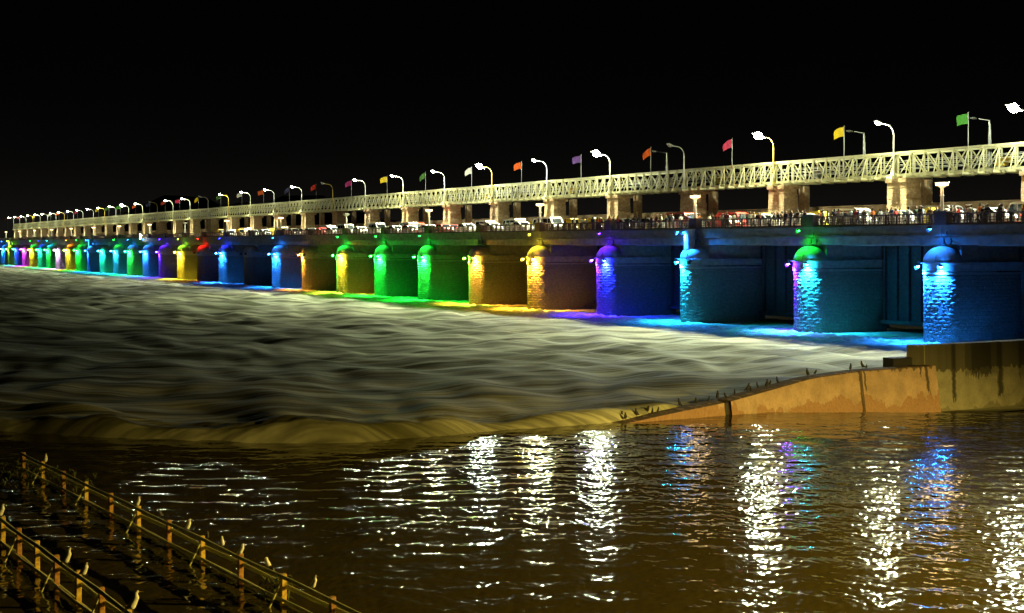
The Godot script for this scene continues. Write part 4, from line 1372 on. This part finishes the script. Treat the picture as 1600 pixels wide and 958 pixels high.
func shore_lamp() -> void:   # the yellow lamp on the near bank, outside the frame, that lights the wall and the fences
	var at := Vector3(36, 0, -34)
	var o := thing("bank_lamp", "tall yellow street lamp on the near bank at the right", "street lamp", Transform3D(Basis(Vector3.UP, 1.0), at))
	var p := MB.new()
	p.tube(Vector3(0, -1, 0), Vector3(0, 9.0, 0), 0.14, 0.09, 12)
	part("pole", p.mesh(), M.yellow_pole, o)
	var a := MB.new()
	a.path([Vector3(0, 8.9, 0), Vector3(0, 9.6, -0.5), Vector3(0, 9.7, -1.4)], 0.06, 8)
	part("arm", a.mesh(), M.yellow_pole, o)
	var h := MB.new()
	h.cbox(Vector3(0, 9.75, -1.8), Vector3(0.45, 0.2, 0.95), 0.06)
	part("lamp_head", h.mesh(), M.steel, o)
	var sk := MB.new()   # unseen deep round hood, added to keep the beam off the far water
	var ring: Array = []
	for j in 25: ring.append(Vector3(sin(TAU * j / 24.0) * 0.9, 0, cos(TAU * j / 24.0) * 0.9))
	for j in 24:
		for r in [1.0, 0.97]:
			var a0: Vector3 = ring[j] * r + Vector3(0, 9.44, -1.8)
			var a1: Vector3 = ring[j + 1] * r + Vector3(0, 9.44, -1.8)
			if r == 1.0: sk.quad(a0, a1, a1 + Vector3.UP * 0.46, a0 + Vector3.UP * 0.46)
			else: sk.quad(a1, a0, a0 + Vector3.UP * 0.46, a1 + Vector3.UP * 0.46)
		sk.tri(ring[j] + Vector3(0, 9.9, -1.8), ring[j + 1] + Vector3(0, 9.9, -1.8), Vector3(0, 9.98, -1.8))
	part("added_shade", sk.mesh(), M.steel, o)
	var l := MB.new()
	l.box(Vector3(0, 9.63, -1.8), Vector3(0.34, 0.05, 0.75))
	part("lens", l.mesh(), M.sodium, o)
	spot(o, Vector3(0, 9.55, -1.8), Vector3(0, -0.4, -1.0), Color(1.0, 0.85, 0.39), 2700.0, 62.0, 0.35, 0.06)
	var b := MB.new()
	b.box(Vector3(52, -0.3, -20), Vector3(40, 2.6, 60))
	tagged_setting(part("near_bank", b.mesh(), M.bank, self))

func hills() -> void:
	var us := PackedFloat32Array()
	var ws := PackedFloat32Array()
	for k in 60: us.append(-760.0 + k * 16.0)
	for k in 14: ws.append(k / 13.0)
	var m := sheet(us, ws, func(a, b):
		var h := 44.0 * exp(-pow((a + 500.0) / 110.0, 4.0)) + 56.0 * exp(-pow((a + 320.0) / 130.0, 4.0)) + 40.0 * exp(-pow((a + 120.0) / 160.0, 2.0)) + 7.0 * n_a.get_noise_2d(a * 1.2, b * 30.0)
		return Vector3(a, -2.0 + maxf(h, 0.0) * sin(PI * b), -1500.0 - b * 300.0), null, func(a, b): return Vector2(a, b))
	tagged_setting(part("far_hills", m, M.hill, self))

func back_wall(k: int, t: float, len: float) -> void:
	var o := thing("upstream_wall", "brown wall upstream between the %s and %s towers from the right" % [nth(maxi(k + 1, 1)), nth(k + 2)] if k >= 0 else "low brown wall on the upstream side right of the rightmost tower", "wall", at_bridge(t + len * 0.5, 18.5), "low walls upstream of the road")
	var sc := Transform3D(Basis.from_scale(Vector3(len / 17.7, 1, 1)), Vector3.ZERO)
	part("wall", once("backwall", func(): var b := MB.new(); b.cbox(Vector3(0, 13.1, 0), Vector3(17.6, 2.6, 0.5), 0.03); return b.mesh()), M.backwall, o, sc)
	part("coping", once("backcoping", func(): var b := MB.new(); b.cbox(Vector3(0, 14.48, 0), Vector3(17.65, 0.16, 0.66), 0.03); return b.mesh()), M.backwall, o, sc)

func glare_lamp() -> void:   # the white floodlight below the railing far along the bridge
	var t := pier_t[16] + 8.0
	var o := thing("glaring_floodlight", "glaring white floodlight fixed below the railing far along the bridge", "floodlight", at_bridge(t, -0.15, 12.2))
	part("housing", once("glarebox", func(): var b := MB.new(); b.cbox(Vector3(0, 0, 0), Vector3(1.7, 1.3, 0.3), 0.05); return b.mesh()), M.dark, o)
	part("lens", once("glarelens", func(): var b := MB.new(); b.box(Vector3(0, 0, 0.17), Vector3(1.5, 1.15, 0.04)); return b.mesh()), M.lens_big, o)
	spot(o, Vector3(0, 0, 0.25), Vector3(0.75, -0.2, 0.7), Color(0.95, 0.97, 1.0), 130.0, 70.0, 0.5, 0.3)


# ------------------------------------------------------------------ the scene
func _ready() -> void:
	var cam := Camera3D.new()
	cam.name = "camera"
	cam.projection = Camera3D.PROJECTION_FRUSTUM
	cam.near = 1.0
	cam.far = 6000.0
	cam.size = 958.0 / 2100.0
	cam.frustum_offset = Vector2(0, -97.0 / 2100.0)
	add_child(cam)
	cam.position = Vector3(0, CAM_H, 0)
	cam.current = true
	var we := WorldEnvironment.new()
	we.name = "world_environment"
	var env := Environment.new()
	env.background_mode = Environment.BG_SKY
	var sky := Sky.new()
	var sm := ProceduralSkyMaterial.new()
	sm.sky_top_color = Color(0.006, 0.006, 0.008)
	sm.sky_horizon_color = Color(0.095, 0.09, 0.078)
	sm.sky_curve = 0.024
	sm.ground_bottom_color = Color(0.02, 0.02, 0.02)
	sm.ground_horizon_color = Color(0.06, 0.057, 0.05)
	sky.sky_material = sm
	env.sky = sky
	env.tonemap_mode = Environment.TONE_MAPPER_LINEAR
	env.tonemap_exposure = 1.0
	env.sdfgi_enabled = true
	env.ssao_enabled = true
	env.ssil_enabled = true
	we.environment = env
	add_child(we)

	n_a.seed = 3; n_a.frequency = 0.02; n_a.fractal_octaves = 2
	n_b.seed = 8; n_b.frequency = 0.02; n_b.fractal_octaves = 2
	n_c.seed = 15; n_c.frequency = 0.02; n_c.fractal_octaves = 1
	materials()
	var left := [1444, 1240.6, 1063, 932, 824, 732.5, 653, 585, 525.6, 471.6, 425, 381, 340, 306.5, 275.4, 246, 221, 196.5, 174, 153.4, 133, 114.7, 99.3, 83.3, 68.4, 55.5, 42.4, 31.4, 19, 9, -1]
	for k in 34:
		if k < left.size():
			var dx: float = left[k] - 800.0
			var t := (2100.0 * (X0 - 1.65) - dx * Z0) / (2100.0 * SN + dx * CS)
			pier_t.append(t if k < 12 else lerpf(t, pier_t[11] + (k - 11) * 17.7, 0.5))
		else:
			pier_t.append(pier_t[k - 1] + 17.7)
	water()
	hills()
	flank_wall()
	for k in 34: pier(k, pier_t[k])
	for k in range(-1, 33):
		var a := pier_t[k] if k >= 0 else pier_t[0] - 17.7
		deck_span(k, a, pier_t[k + 1] - a)
		truss_span(k, a, pier_t[k + 1] - a)
		back_wall(k, a, pier_t[k + 1] - a)
	for k in 34:
		tower(k, pier_t[k])
		pedestal(k, pier_t[k])
		street_lamp(k, pier_t[k])
		if k % 2 == 0: deck_lantern(k, pier_t[k], k != 8 and k != 14)
	for k in FLAGS.size(): flag(k)
	rear_lamp(1350, "unlit street lamp behind the gantry, between the yellow flag and the dim curved lamp")
	rear_lamp(1546, "unlit street lamp behind the gantry, just right of the green flag")
	rear_lamp(1042, "unlit street lamp behind the gantry, just right of an orange flag")
	traffic()
	crowd()
	glare_lamp()
	foreground()
	shore_lamp()
